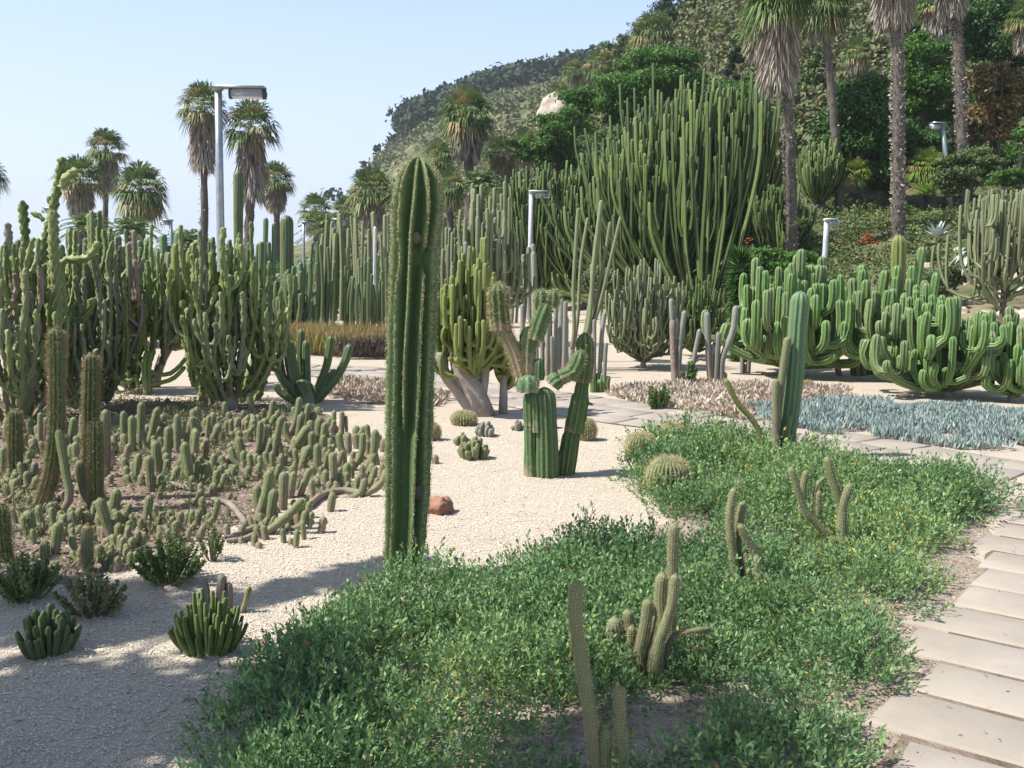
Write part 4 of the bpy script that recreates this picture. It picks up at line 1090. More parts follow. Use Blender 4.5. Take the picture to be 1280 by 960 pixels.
shrublet(820, 512, 34, 36, 'small bright green leafy plant with short grey fingers by the crossing path', 'candel', 12, 5, 2.2, 3.5)
shrublet(862, 484, 22, 34, 'bright green leafy sprout below the thin grey columns', 'candel', 9, 6, 2.0, 3)

def weeds():
    g = np.random.default_rng(31); mb = MB()
    P = scatter(MATSOIL, 3600, g); k = 7
    dens = np.array([mnoise.noise(Vector((a * 1.3, b * 1.3, 4))) for a, b in P]); P = P[dens > -.05]
    for _ in range(k):
        n = len(P); D = g.normal(0, .6, (n, 3)); D[:, 2] = np.abs(D[:, 2]) + .5
        c = np.zeros((n, 3)); c[:, 0] = g.random(n); c[:, 1] = (g.random(n) < .35) * g.uniform(.4, 1, n)
        b = np.stack([P[:, 0] + g.normal(0, .03, n), P[:, 1] + g.normal(0, .03, n), g.uniform(0, .09, n)], 1)
        blades(mb, b, D, g.uniform(.02, .05, n), .010, g, 0, c)
    solo('weeds', mb, M['weed'], 'small weeds and dry litter between the creeping cactus stems', 'weeds', kind='stuff', smooth=False)
    lt = MB(); P = scatter(MATSOIL, 9000, g); n = len(P); D = g.normal(0, 1, (n, 3)); D[:, 2] *= .25
    blades(lt, np.stack([P[:, 0], P[:, 1], g.uniform(.008, .035, n)], 1), D, g.uniform(.015, .06, n), .012, g)
    P = scatter(BEDSOIL, 2500, g); n = len(P); D = g.normal(0, 1, (n, 3)); D[:, 2] *= .2
    blades(lt, np.stack([P[:, 0], P[:, 1], g.uniform(.006, .015, n)], 1), D, g.uniform(.01, .03, n), .007, g)
    solo('dead_leaf_litter', lt, M['litter'], 'brown dead stems and litter scattered over the planted soil', 'litter', kind='stuff', smooth=False)
weeds()

# ================================================================== CANDELABRA PLANTS
def candelabra(name, label, base, H, W, n, r, mat, ribs=5, k=2, depth=.4, seed=0, h0=.12, trunk=None, shoots=2, up=.55, flat=1.0, umin=.05, taper=.9, age=(.8, -.1), twist=0, knob=0, knobn=0, cat='cactus', group=None, lean=(0, 0), top_bias=.35, stemname='branch', trunkmat='trunk_grey', trunkpts=None, tilt=0.0, zmin=.5, smooth=True, spine=None, seg=None, foot=.1, mode='cup'):
    """branching cactus. mode cup: J shaped arms; fan: limbs fanning out of the base; wild: kinked tangled arms"""
    b = Vector(base); t = thing(name, label, cat, b, group); g = random.Random(seed)
    z0 = H * h0; lumps = [g.uniform(0, 6.28) for _ in range(3)]
    def env(a): return 1 + .16 * math.sin(2 * a + lumps[0]) + .12 * math.sin(3 * a + lumps[1]) + .08 * math.sin(5 * a + lumps[2])
    if trunk:
        mb = MB()
        tube(mb, trunkpts or [b - Vector((0, 0, .05)), b + Vector((lean[0] * .3, lean[1] * .3, z0 * .6)), b + Vector((lean[0] * .5, lean[1] * .5, z0 * 1.15))], trunk, trunk * .75, 10, 8, (0, 0, 0), .06, seed)
        part('trunk', mb, M[trunkmat], t)
    for i in range(n):
        a = i * 2.39996 + g.uniform(-.3, .3); u = umin + (1 - umin) * math.sqrt((i + .5) / n)
        u *= env(a) * g.uniform(.88, 1.08)
        dx, dy = math.cos(a) * W * u, math.sin(a) * W * u * flat
        cap = H * (1 - top_bias * min(1.2, u) ** 2) * (.93 + .14 * math.sin(3.1 * a + lumps[2]) * u)
        zt = cap * g.uniform(max(zmin, .78), 1.04) if g.random() > .42 else cap * g.uniform(zmin, .85)
        s = b + Vector((lean[0] * .5 + dx * foot, lean[1] * .5 + dy * foot, z0 * g.uniform(.6, 1.1)))
        e = b + Vector((lean[0] + dx, lean[1] + dy, zt))
        dz = zt - (s.z - b.z)
        mb = MB(); rr = r * g.uniform(.8, 1.15); sm = MB() if spine else None
        sp = (sm,) + spine if spine else None
        if mode == 'fan':
            m1 = s.lerp(e, .40) + Vector((dx * .16, dy * .16, -dz * .05)); m2 = s.lerp(e, .75) + Vector((dx * .12, dy * .12, 0))
            pts = [s, m1, m2, e]
        elif mode == 'wild':
            j = lambda q: Vector((g.gauss(0, 1), g.gauss(0, 1), g.gauss(0, .5))) * W * q * .7
            pts = [s, s.lerp(e, .3) + Vector((dx * .14, dy * .14, -dz * .03)) + j(.06), s.lerp(e, .6) + Vector((dx * .15, dy * .15, 0)) + j(.10), s.lerp(e, .85) + j(.05), e]
        else:
            q = g.uniform(.10, .30)
            m1 = Vector((b.x + lean[0] * .8 + dx * up, b.y + lean[1] * .8 + dy * up, s.z + dz * q))
            m2 = Vector((b.x + lean[0] + dx * g.uniform(.9, 1.06), b.y + lean[1] + dy * g.uniform(.9, 1.06), s.z + dz * g.uniform(.48, .66)))
            pts = [s, m1, m2, e]
        kseg = lambda P: max(8, int(sum((P[i + 1] - P[i]).length for i in range(len(P) - 1)) * knobn / 6.283 * 3)) if knob else None
        stem(mb, pts, rr * taper, rr, ribs, k, depth, kseg(pts) or seg or (9 if mode != 'fan' else 8), twist, knob, knobn, None, age, seed=i + seed, spines=sp)
        C = curve(pts, 20)
        for q in range(shoots):
            fi = int(g.uniform(.28, .9) * 18); p0 = Vector(C[fi]); tan = (Vector(C[fi + 1]) - p0).normalized(); aa = g.random() * 6.28
            if mode == 'fan':
                outd = Vector((math.cos(aa), math.sin(aa) * flat, 0)); d2 = (tan * .55 + Vector((0, 0, .55)) + outd * .22).normalized()
                room = max(.15 * H, min(H * .5, (cap * g.uniform(.75, 1.02) - (p0.z - b.z)))); L = room * g.uniform(.5, 1.0)
                if L < .06 * H: continue
                P3 = [p0, p0 + (tan * .5 + outd * .6 + Vector((0, 0, .3))).normalized() * L * .18, p0 + outd * L * .14 + d2 * L * .6, p0 + outd * L * .16 + d2 * L * .7 + Vector((0, 0, L * .35))]
                stem(mb, P3, rr * .75, rr * .85, ribs, k, depth, 5, 0, 0, 0, None, (.3, age[1]), seed=i * 9 + q)
                continue
            o = g.uniform(.06, .20) * W + rr * 2.2
            if mode == 'wild':
                L = g.uniform(.12, .42) * H; od = Vector((math.cos(aa) * o, math.sin(aa) * o, 0)) * g.uniform(.6, 1.3)
                P3 = [p0, p0 + od * .7 + Vector((0, 0, L * g.uniform(-.15, .2))), p0 + od * 1.2 + Vector((0, 0, L * .5)), p0 + od * g.uniform(1, 1.4) + Vector((0, 0, L))]
            else:
                L = min(cap * 1.03 - (p0.z - b.z), g.uniform(.15, .5) * H)
                if L < rr * 3: continue
                od = Vector((math.cos(aa) * o, math.sin(aa) * o, 0))
                P3 = [p0, p0 + od * .8 + Vector((0, 0, L * .06)), p0 + od * 1.08 + Vector((0, 0, L * .45)), p0 + od * g.uniform(.95, 1.1) + Vector((0, 0, L))]
            stem(mb, P3, rr * .8, rr * .95, ribs, k, depth, kseg(P3) or 6, twist, knob, knobn, None, (age[0] * .6, age[1]), seed=i * 9 + q, spines=sp)
        pb = part(stemname, mb, M[mat if isinstance(mat, str) else g.choice(mat)], t, smooth)
        if sm is not None and sm.n: part('spines', sm, M['spine_pale'], pb)
    return t
def cpx(name, label, bx, by, topy, halfw, n, wpx, mat, Y=None, **kw):
    b = ground(bx, by) if Y is None else atg(bx, Y); mp = m_per_px(b.y)
    H = at(bx, topy, b.y).z - b.z
    if 'trunk' in kw: kw['trunk'] = kw['trunk'] * mp * .5
    if 'lean' in kw: kw['lean'] = (kw['lean'][0] * mp, kw['lean'][1])
    return candelabra(name, label, b, H, halfw * mp, n, wpx * .5 * mp, mat, **kw)

# yellow candelabra tree right of the giant
cpx('candelabra_cactus', 'yellow green candelabra cactus tree with thick grey trunk right of the giant', 596, 519, 288, 46, 48, 7.2, 'yellowish', h0=.30, trunk=34, shoots=3, up=.62, seed=4, lean=(-8, 0), top_bias=.55, trunkpts=pp([(603, 522), (592, 490), (578, 462), (574, 440)], ground(596, 519).y), zmin=.36, ribs=5)
hand('candelabra_cactus', 'curved grey side limb and yellow arms leaning out left of the candelabra trunk', 'cactus', (590, 517), [
    ([(594, 515), (572, 488), (556, 468), (548, 440)], 15, {'mat': 'trunk_grey', 'ribs': 8, 'depth': .05, 'name': 'limb'}), ([(548, 445), (546, 400), (548, 370)], 10), ([(556, 465), (556, 420), (560, 380)], 10), ([(566, 480), (571, 440), (570, 400)], 10), ([(552, 455), (541, 410), (545, 385)], 9),
    ([(590, 480), (594, 455), (596, 405)], 10), ([(597, 500), (606, 470), (605, 420)], 12, {'mat': 'trunk_grey', 'ribs': 8, 'depth': .05, 'name': 'limb'})], 'yellowish', 5, 2, .4, age=(.5, -.1), jitter=.15)
cpx('candelabra_cactus', 'small yellow candelabra cactus on a straight pale trunk', 629, 517, 410, 17, 15, 7, 'yellowish', h0=.46, trunk=12, shoots=1, up=.7, seed=6, umin=.2, trunkmat='trunk_grey', ribs=5)
# grey candelabra behind it, pole-like stems
cpx('candelabra_cactus', 'tall grey blue candelabra cactus with curved arms behind the yellow one', 604, 440, 218, 54, 34, 5.2, 'dusty', Y=21, h0=.22, trunk=18, shoots=3, up=.75, seed=8, top_bias=.45, zmin=.4, age=(.6, -.2))
hand('column_cactus', 'single thin brown pole like cactus in front of the yellow arms', 'cactus', (583, 500), [([(584, 500), (583, 420), (582, 302)], 6)], 'greycol', 7, 2, .2, age=(1.0, .7))
# candelabra shrubs at the right
CAN = ['candel', 'candel', 'candel', 'candel2']
KW = dict(ribs=6, k=4, depth=.5, shoots=3, up=.58, taper=.72, h0=.10, trunk=18, seg=10)
cpx('candelabra_cactus', 'largest bright green candelabra cactus shrub behind the tall grey green column', 985, 470, 300, 74, 34, 12, CAN, seed=11, top_bias=.42, zmin=.28, **KW)
cpx('candelabra_cactus', 'bright green candelabra cactus leaning left behind the front right one', 1128, 478, 322, 50, 18, 11, CAN, seed=12, lean=(-22, 0), top_bias=.35, zmin=.3, **KW)
cpx('candelabra_cactus', 'front bright green candelabra cactus bowl shaped on a bare trunk beside the blue carpet', 1188, 496, 362, 80, 34, 12, CAN, seed=13, top_bias=.2, zmin=.34, lean=(-18, 0), **KW)
cpx('candelabra_cactus', 'candelabra cactus cut by the right picture edge beside the blue carpet', 1268, 502, 380, 38, 16, 12.5, CAN, seed=14, top_bias=.25, zmin=.3, **KW)
hand('column_cactus', 'tall yellow spined column rising behind the right candelabra shrubs', 'cactus', (1122, 470), [([(1119, 470), (1121, 400), (1124, 294)], 18), ([(1140, 470), (1143, 380), (1153, 308)], 11, {'mat': 'candel', 'spine': None, 'ribs': 6})], 'yellowish', 9, 4, .3, (.02, .03, 4, .0018), age=(.9, 0))
hand('column_cactus', 'forked green columns between the two right candelabra shrubs', 'cactus', (1095, 470), [([(1086, 470), (1076, 420), (1078, 330)], 13), ([(1094, 470), (1098, 400), (1107, 337)], 13), ([(1070, 470), (1060, 400), (1056, 358)], 12), ([(1160, 460), (1163, 390), (1170, 340)], 12)], 'candel', 6, 4, .32, age=(.9, 0), jitter=.2)
hand('dead_stump', 'two short dark woody trunk stubs standing on sand under the candelabra shrubs', 'stump', (1048, 470), [([(1050, 470), (1047, 458), (1045, 440)], 8), ([(1080, 466), (1078, 455), (1076, 440)], 8)], 'wood', 7, 2, .1, age=(1.4, 1.4))

# small candelabra on the left by the path
hand('candelabra_cactus', 'small dark green candelabra cactus with curved arms left of the giant by the path', 'cactus', (385, 502), [
    ([(386, 504), (380, 488), (372, 474)], 24, {'ribs': 7, 'depth': .12, 'age': (1.1, .6), 'name': 'trunk', 'wob': .08}), ([(372, 485), (360, 450), (357, 400)], 10), ([(366, 482), (352, 465), (349, 440)], 10), ([(376, 480), (366, 450), (363, 428)], 11), ([(380, 480), (376, 450), (377, 412)], 10),
    ([(384, 480), (383, 455), (383, 425)], 11), ([(388, 488), (404, 470), (410, 450), (414, 420)], 11, {'dy': -.1}), ([(392, 494), (416, 478), (430, 455), (438, 430)], 12, {'dy': -.12}), ([(380, 492), (364, 485), (350, 470), (346, 448)], 11, {'dy': -.15}), ([(376, 500), (352, 492), (343, 480)], 9, {'dy': -.2}), ([(396, 488), (408, 476), (420, 462)], 9)],
    'column', 6, 4, .32, age=(.5, -.1), jitter=.15)

# yellowish candelabra far left with grey leaning trunk
cpx('candelabra_cactus', 'yellow green candelabra cactus with long upright arms and pale leaning trunk in the left thicket', 200, 484, 292, 52, 26, 8.5, 'yellowish', h0=.42, trunk=13, shoots=1, up=.7, seed=21, lean=(32, 0), zmin=.55, ribs=5, trunkpts=pp([(193, 486), (202, 450), (222, 418), (234, 402)], ground(200, 484).y))
# spiral twisted cactus
TW = dict(ribs=4, k=2, depth=.48, knob=.24, mode='wild', foot=.34)
b_ = ground(290, 512); mp_ = m_per_px(b_.y)
cpx('spiral_cactus', 'large pale green twisted spiral cactus right of centre in the left thicket', 288, 512, 272, 64, 22, 7.6, ['spiral', 'spiral', 'spiral', 'thicket', 'dusty'], h0=.08, trunk=22, shoots=4, up=.5, seed=22, top_bias=.35, zmin=.45, twist=2.2 / (10 * mp_) * .35, knobn=6.283 / (10 * mp_), age=(.9, -.1), **TW)
hand('spiral_cactus', 'dark green curled arms of the spiral cactus reaching left over the path', 'cactus', (250, 500), [
    ([(252, 502), (256, 420), (262, 330), (238, 305)], 10), ([(262, 502), (250, 440), (244, 340), (247, 300)], 11), ([(268, 470), (240, 450), (228, 420)], 9), ([(300, 490), (322, 440), (352, 400), (364, 385)], 9), ([(300, 480), (330, 450), (345, 430)], 10, {'mat': 'thicket'}), ([(262, 500), (240, 470), (236, 440)], 9), ([(320, 500), (330, 470), (322, 430)], 10)],
    'spiral', 5, 2, .42, age=(.8, 0), jitter=.3, knob=.28, knobn=6.283 / (10 * mp_), twist=12)
# left thicket shrubs
def mp_at(px, py): return m_per_px(ground(px, py).y)
q = mp_at(60, 520)
cpx('spiral_cactus', 'tangled knobbly cactus thicket at the far left edge', 20, 535, 278, 88, 20, 7.2, ['spiral', 'dusty', 'thicket', 'wood'], h0=.05, trunk=24, shoots=4, up=.5, seed=23, top_bias=.3, zmin=.35, twist=9, knobn=6.283 / (10 * q), **TW)
cpx('spiral_cactus', 'dense dark green cactus thicket behind the tall spiny columns', 112, 512, 274, 80, 24, 6.6, ['thicket', 'spiral', 'dusty', 'thicket', 'wood'], h0=.05, trunk=24, shoots=5, up=.5, seed=24, top_bias=.25, zmin=.3, twist=0, knobn=6.283 / (10 * q), **TW)
cpx('spiral_cactus', 'leafy green cactus thicket between the dark one and the yellow green candelabra', 165, 490, 288, 50, 18, 6.5, ['spiral', 'thicket', 'dusty'], h0=.05, trunk=20, shoots=5, up=.5, seed=25, top_bias=.25, zmin=.3, twist=8, knobn=6.283 / (10 * q), **TW)
hand('spiral_cactus', 'tall rope like twisted cactus stems sticking above the far left thicket against the sky', 'cactus', (70, 525), [
    ([(40, 525), (55, 420), (38, 360), (32, 300), (28, 250)], 12), ([(70, 525), (60, 400), (52, 330), (70, 245), (78, 196)], 11), ([(62, 300), (66, 262), (60, 245)], 8), ([(55, 275), (45, 268), (38, 266)], 7, {'sink': False}), ([(78, 235), (84, 222), (98, 212)], 12, {'mat': 'spiral'}), ([(74, 470), (72, 380), (68, 320), (66, 262)], 14, {'mat': 'spiral'}),
    ([(72, 470), (80, 380), (76, 330), (110, 322), (124, 302)], 10, {'mat': 'spiral'}), ([(20, 520), (8, 440), (14, 350), (12, 310)], 11), ([(-5, 520), (-10, 400), (10, 320), (9, 278)], 10, {'mat': 'greycol'}), ([(30, 520), (22, 430), (0, 380), (-10, 330)], 12), ([(60, 520), (52, 470), (58, 410), (100, 400), (118, 372)], 11), ([(60, 520), (30, 470), (28, 400), (48, 350), (60, 330)], 12)],
    'thicket', 5, 2, .42, age=(.9, 0), jitter=.35, knob=.28, knobn=6.283 / (10 * q), twist=10)
hand('spiral_cactus', 'drooping dark stems looping down onto the sand below the left thicket', 'cactus', (130, 492), [
    ([(100, 495), (130, 480), (155, 478), (172, 470)], 7), ([(128, 480), (140, 476), (150, 494), (168, 497), (173, 482), (170, 470)], 6, {'sink': False}), ([(150, 476), (185, 482), (215, 474), (232, 458)], 6), ([(160, 420), (175, 455), (210, 468), (240, 440)], 6, {'sink': False}), ([(185, 480), (183, 460), (186, 438)], 12, {'mat': 'candel', 'ribs': 6, 'knob': 0, 'twist': 0, 'k': 4})],
    'thicket', 5, 4, .3, age=(1.1, .5))

# thin grey columns in the middle distance
hand('grey_column_cactus', 'thin grey column cactus with brown trunk and bent side stems on the sand', 'cactus', (844, 480), [
    ([(844, 480), (842, 440), (841, 398)], 9, {'mat': 'wood', 'name': 'trunk'}), ([(841, 405), (840, 390), (839, 373)], 7), ([(848, 478), (850, 430), (856, 388)], 7), ([(843, 430), (846, 410), (845, 396)], 5), ([(861, 480), (869, 440), (875, 411)], 6, {'dy': -.2}), ([(862, 474), (866, 456), (874, 448), (883, 450)], 5, {'dy': -.2, 'mat': 'wood'})], 'greycol', 10, 2, .15, age=(1.0, .2))
hand('grey_column_cactus', 'three grey column cacti in a row with one bending right on the sand', 'cactus', (895, 480), [
    ([(889, 480), (886, 450), (884, 390)], 8), ([(894, 482), (896, 450), (898, 415)], 8), ([(902, 482), (903, 448), (916, 415), (920, 382)], 8), ([(905, 482), (906, 465)], 7, {'mat': 'wood'}), ([(891, 478), (890, 450), (891, 430)], 4)], 'greycol', 10, 2, .15, age=(1.0, .1))
hand('grey_column_cactus', 'two short grey stumps standing left of the largest candelabra shrub', 'cactus', (931, 466), [([(928, 465), (928, 445), (928, 424)], 6), ([(935, 466), (936, 450), (937, 435)], 6, {'mat': 'wood'}), ([(932, 466), (932, 455)], 4)], 'greycol', 10, 2, .15)
hand('grey_column_cactus', 'thin grey columns with a ribbed green base clump left of the branched shrub', 'cactus', (750, 490), [
    ([(743, 470), (743, 430), (743, 399)], 5), ([(749, 470), (751, 430), (756, 390)], 6), ([(755, 470), (757, 440), (758, 428)], 5)] + [([(x, 491), (x, 478), (x + d, y)], 8, {'mat': 'candel', 'ribs': 7}) for x, y, d in ((741, 470, -2), (747, 466, 0), (753, 465, 1), (759, 470, 2), (750, 474, 0))], 'greycol', 8, 2, .18, age=(1, .2), jitter=.1)
hand('grey_column_cactus', 'cluster of white grey columns behind the damaged column cactus', 'cactus', (695, 470), [
    ([(x, 470), (x + d * .5, 440), (x + d, y)], w) for x, y, d, w in ((678, 405, 0, 6), (684, 385, 1, 6), (688, 392, 0, 5), (694, 380, 1, 6), (700, 374, 2, 7), (704, 376, 3, 6), (707, 395, 1, 6), (672, 420, -2, 5), (690, 420, 0, 5), (697, 410, 0, 6), (655, 380, -2, 6), (713, 440, 2, 5))], 'greycol', 9, 2, .18, age=(1.0, .1), jitter=.3)
hand('grey_column_cactus', 'tall slender grey columns leaning out of a bare base above the white cluster', 'cactus', (712, 462), [
    ([(705, 462), (717, 420), (717, 355), (723, 260)], 5.5), ([(712, 462), (722, 400), (726, 330), (735, 272)], 5), ([(712, 460), (735, 410), (742, 330), (752, 250)], 6), ([(716, 460), (740, 400), (756, 320), (763, 277)], 5), ([(716, 460), (744, 400), (762, 330), (776, 271)], 5), ([(714, 460), (730, 420), (748, 300), (750, 275)], 5), ([(714, 462), (728, 440), (741, 400), (739, 330)], 5)],
    'dusty', 6, 2, .3, age=(1.0, .1), jitter=.3)
# branched grey shrub and round headed euphorbia
cpx('branched_succulent', 'grey green round shrub of many thin upright branches on the sand', 804, 460, 322, 54, 54, 3.4, 'dusty', h0=.10, trunk=8, shoots=6, up=.6, seed=31, ribs=4, top_bias=.45, mode='wild', zmin=.4, cat='shrub', age=(.6, .1), stemname='branch')
cpx('branched_succulent', 'greener thin branched shrub behind the thin grey columns', 868, 446, 345, 44, 36, 3.2, 'euph', h0=.10, trunk=8, shoots=6, up=.6, seed=32, ribs=4, top_bias=.35, mode='wild', zmin=.4, cat='shrub')
def round_head():
    b = ground(753, 452); Y = b.y; mp = m_per_px(Y)
    t = thing('round_headed_succulent', 'succulent with slender trunk, bare radiating branches and round bright green head', 'succulent tree', b)
    mb = MB(); tube(mb, [b, at(752, 410, Y), at(751, 372, Y)], 2.6 * mp, 2.2 * mp, 8, 8, rough=.05); part('trunk', mb, M['trunk_grey'], t)
    c = at(751, 352, Y); br = MB(); sh = MB(); g = random.Random(2); f = at(751, 374, Y)
    for i in range(110):
        u = (i + .5) / 110; a = i * 2.4; el = math.asin(max(-.25, 1 - 1.25 * u)) if u < 1 else 0
        d = Vector((math.cos(a) * math.cos(el), math.sin(a) * math.cos(el), math.sin(el)))
        tip = c + Vector((d.x * 27 * mp, d.y * 27 * mp, d.z * 22 * mp - 2 * mp)) * 1.0
        k = f.lerp(tip, .62) + Vector((0, 0, -3 * mp)); 
        if i % 2 == 0: tube(br, [f, k], .8 * mp, .6 * mp, 5, 3)
        stem(sh, [k, tip], 1.5 * mp, 1.6 * mp, 5, 2, .2, seg=3, age=(.3, -.2), seed=i)
    part('branches', br, M['trunk_grey'], t); part('head', sh, M['column'], t)
round_head()
def shaggy():
    b = ground(925, 452); Y = b.y; mp = m_per_px(Y)
    t = thing('shaggy_yucca', 'dark shaggy column of narrow downward leaves left of the largest candelabra shrub', 'yucca', b)
    top = at(926, 322, Y); mb = MB(); tube(mb, [b, b.lerp(top, .5), top], 6 * mp, 5 * mp, 8, 8, rough=.1); part('trunk', mb, M['bark'], t)
    g = np.random.default_rng(3); n = 2600; f = g.random(n) ** .7
    P = np.array(b)[None] + (np.array(top) - np.array(b))[None] * f[:, None]
    th = g.random(n) * 6.283; dr = np.where(f > .88, (f - .88) * 12, -.15 - .9 * (1 - f))
    D = np.stack([np.cos(th), np.sin(th), dr + g.normal(0, .25, n)], 1)
    mb = MB(); blades(mb, P, D, g.uniform(14, 25, n) * mp, 1.6 * mp, g); part('leaves', mb, M['leaf_dark'], t, False)
shaggy()
# opuntia-like tree at far right
cpx('candelabra_cactus', 'grey green branching candelabra tree on a slim dark trunk at the right edge', 1247, 385, 232, 62, 34, 4.2, 'dusty', Y=17.5, h0=.40, trunk=9, shoots=4, up=.75, seed=41, ribs=4, top_bias=.15, zmin=.45, trunkmat='bark', age=(.4, -.2))

# ================================================================== GRASS HEDGE
GR = gpoly([(322, 440), (400, 446), (490, 448), (560, 446), (560, 436), (480, 432), (400, 430), (330, 430)])
def grass_hedge():
    g = np.random.default_rng(51); mb = MB(); n = 5200
    P = scatter(GR, n, g); mood = g.random(n)
    for j in range(5):
        b = np.stack([P[:, 0] + g.normal(0, .05, n), P[:, 1] + g.normal(0, .05, n), g.uniform(0, .16, n)], 1)
        D = g.normal(0, .28, (n, 3)); D[:, 2] = 1
        c = np.zeros((n, 3)); c[:, 0] = g.random(n); c[:, 1] = (g.random(n) < (.3 + .55 * (j >= 3))) * g.uniform(.4, 1, n)
        L = g.uniform(.24, .44, n) * (1.25 if j == 4 else 1)
        blades(mb, b, D, L, .016, g, .18, c)
    solo('fountain_grass', mb, M['grass'], 'green grass band with reddish plumes beside the far path', 'grass', kind='stuff', smooth=False)
    mb = MB()
    F = [ground(x, 449.5) for x in range(432, 566, 6)]
    for a in F:
        n2 = 120; b = np.stack([a.x + g.normal(0, .12, n2), a.y + g.uniform(0, .2, n2), g.uniform(.0, .2, n2)], 1)
        D = g.normal(0, .3, (n2, 3)); D[:, 2] = 1; blades(mb, b, D, g.uniform(.12, .3, n2), .02, g, .1)
    solo('dead_grass', mb, M['bark'], 'dark dead thatch along the front edge of the grass band', 'dead grass', kind='stuff', smooth=False)
grass_hedge()

# ================================================================== BACKGROUND COLUMN CACTI
def columns(label, bx, Y, cols, mat, w, seed, name='column_cactus', ribs=7, lean=3.5, group=None):
    b = atg(bx, Y); t = thing(name, label, 'cactus', b, group); g = random.Random(seed)
    for x, ty in cols:
        dy = g.uniform(-.6, .6); q = atg(x + g.uniform(-2, 2), Y + dy); e = at(x + g.uniform(-lean, lean), ty, Y + dy)
        mb = MB(); r = w * .5 * m_per_px(Y) * g.uniform(.7, 1.2)
        stem(mb, [q - Vector((0, 0, .05)), q.lerp(e, .5) + Vector((g.uniform(-1, 1) * lean * .02, 0, 0)), e], r * .85, r, ribs, 2, .3, seg=5, age=(.8, -.1), seed=int(x * 7 + ty))
        part('stem', mb, M[mat], t)
rg = random.Random(77)
def spread(x0, x1, n, t0, t1): return [(x0 + (x1 - x0) * (i + rg.random()) / n, rg.uniform(t0, t1)) for i in range(n)]
columns('bright green row of slim column cacti just left of the giant column', 456, 25, spread(428, 486, 22, 318, 362), 'column', 4.6, 1)
columns('tall slim column cacti at the back just left of the giant column', 462, 28, spread(440, 490, 16, 262, 325), 'dusty', 4.6, 2)
columns('slim green column cacti behind the grass band around the far lamp post', 405, 25, spread(384, 420, 13, 300, 352), 'column', 4.4, 3)
columns('grey blue tall column cactus group behind the far lamp post', 425, 29, spread(402, 446, 14, 262, 312), 'dusty', 5, 4)
columns('thick dark green column cactus standing behind the spiral cactus', 358, 22, [(358, 269)], 'column', 15, 5, ribs=11, lean=.5)
columns('very tall dark green column cactus right of the big lamp post', 298, 24, [(298, 213)], 'column', 15, 6, ribs=11, lean=.3)
columns('pair of grey green columns right of the very tall dark column', 337, 25, [(332, 272), (343, 278)], 'glaucous', 9, 7, lean=.5)
columns('grey column cactus group above the dense thicket', 200, 24, [(188, 296), (206, 292), (226, 288), (176, 300), (212, 306), (195, 310)], 'glaucous', 10, 8, ribs=9)
columns('row of grey columns behind the small candelabra', 370, 26, spread(362, 400, 9, 285, 335), 'glaucous', 7, 9)
columns('dark green columns filling the gap behind the spiral cactus', 310, 23, spread(222, 352, 26, 300, 355), 'column', 6, 10)
columns('dark column cacti behind the yellow green arms', 230, 22, spread(130, 240, 22, 305, 350), 'dusty', 6, 12)
columns('thin dark column cacti behind the golden candelabra', 560, 27, spread(550, 612, 12, 262, 320), 'column', 6, 11)
columns('grey green columns below the tall lamp beside the dark candelabra trees', 645, 29, spread(628, 672, 9, 300, 350), 'greycol', 6, 13)
cpx('candelabra_cactus', 'dark candelabra cactus with curled arms between spiral cactus and slim columns', 372, 440, 318, 30, 18, 7, 'column', Y=21.5, seed=61, h0=.2, trunk=10, shoots=1, up=.7, top_bias=.3, zmin=.4)
cpx('candelabra_cactus', 'dark green candelabra cactus at far left behind the knobbly thicket', 60, 440, 285, 60, 34, 8, 'column', Y=19, seed=62, h0=.1, trunk=14, shoots=3, up=.6, top_bias=.3, zmin=.4)
cpx('candelabra_cactus', 'dark green candelabra cactus peeking above the middle of the left thicket', 140, 440, 276, 62, 36, 8, 'column', Y=19.5, seed=63, h0=.1, trunk=14, shoots=3, up=.6, top_bias=.3, zmin=.4)

# ================================================================== GIANT CANDELABRA TREES (dark mass)
def euph(label, bx, Y, topy, halfw, n, wpx, seed, leanpx=0, **kw):
    d = dict(mode='fan', h0=.10, trunk=24, shoots=10, foot=.08, top_bias=.55, zmin=.45, ribs=3, k=2, depth=.55, age=(.9, -.3), cat='tree', trunkmat='bark')
    d.update(kw)
    return cpx('candelabra_tree', label, bx, 400, topy, halfw, n, wpx, ['euph', 'euph', 'euph', 'euph2'], Y=Y, seed=seed, lean=(leanpx, 0), **d)
euph('huge dark green candelabra tree with fanning upright branches, tallest of the mass', 842, 31, 62, 96, 70, 4.8, 71, -10, flat=.55, top_bias=.42, zmin=.5, shoots=15)
euph('huge candelabra tree forming the right shoulder of the dark mass', 908, 31.5, 84, 42, 50, 5.0, 72, 4, flat=.6, top_bias=.12, zmin=.5)
euph('candelabra tree with limbs sweeping far left from the dark mass', 822, 29.5, 128, 110, 44, 5.0, 73, -54, flat=.5, top_bias=.55)
euph('darker candelabra tree at the left end of the mass behind the middle lamp', 672, 33, 190, 48, 60, 4.6, 74, 0, flat=.6, top_bias=.2)
euph('candelabra tree between the middle lamp and the big dark mass', 735, 33, 160, 70, 64, 4.8, 75, 0, flat=.5)
euph('smaller candelabra tree below the shaggy palm', 965, 30, 212, 36, 40, 4.2, 76, 0, top_bias=.3)
euph('candelabra tree hiding in shade right of the shaggy palm', 1012, 36, 165, 30, 34, 4.2, 77, 0, top_bias=.3)
euph('candelabra tree at the back left of the shaggy palm', 942, 38, 185, 24, 26, 4.0, 78, 0, top_bias=.3)

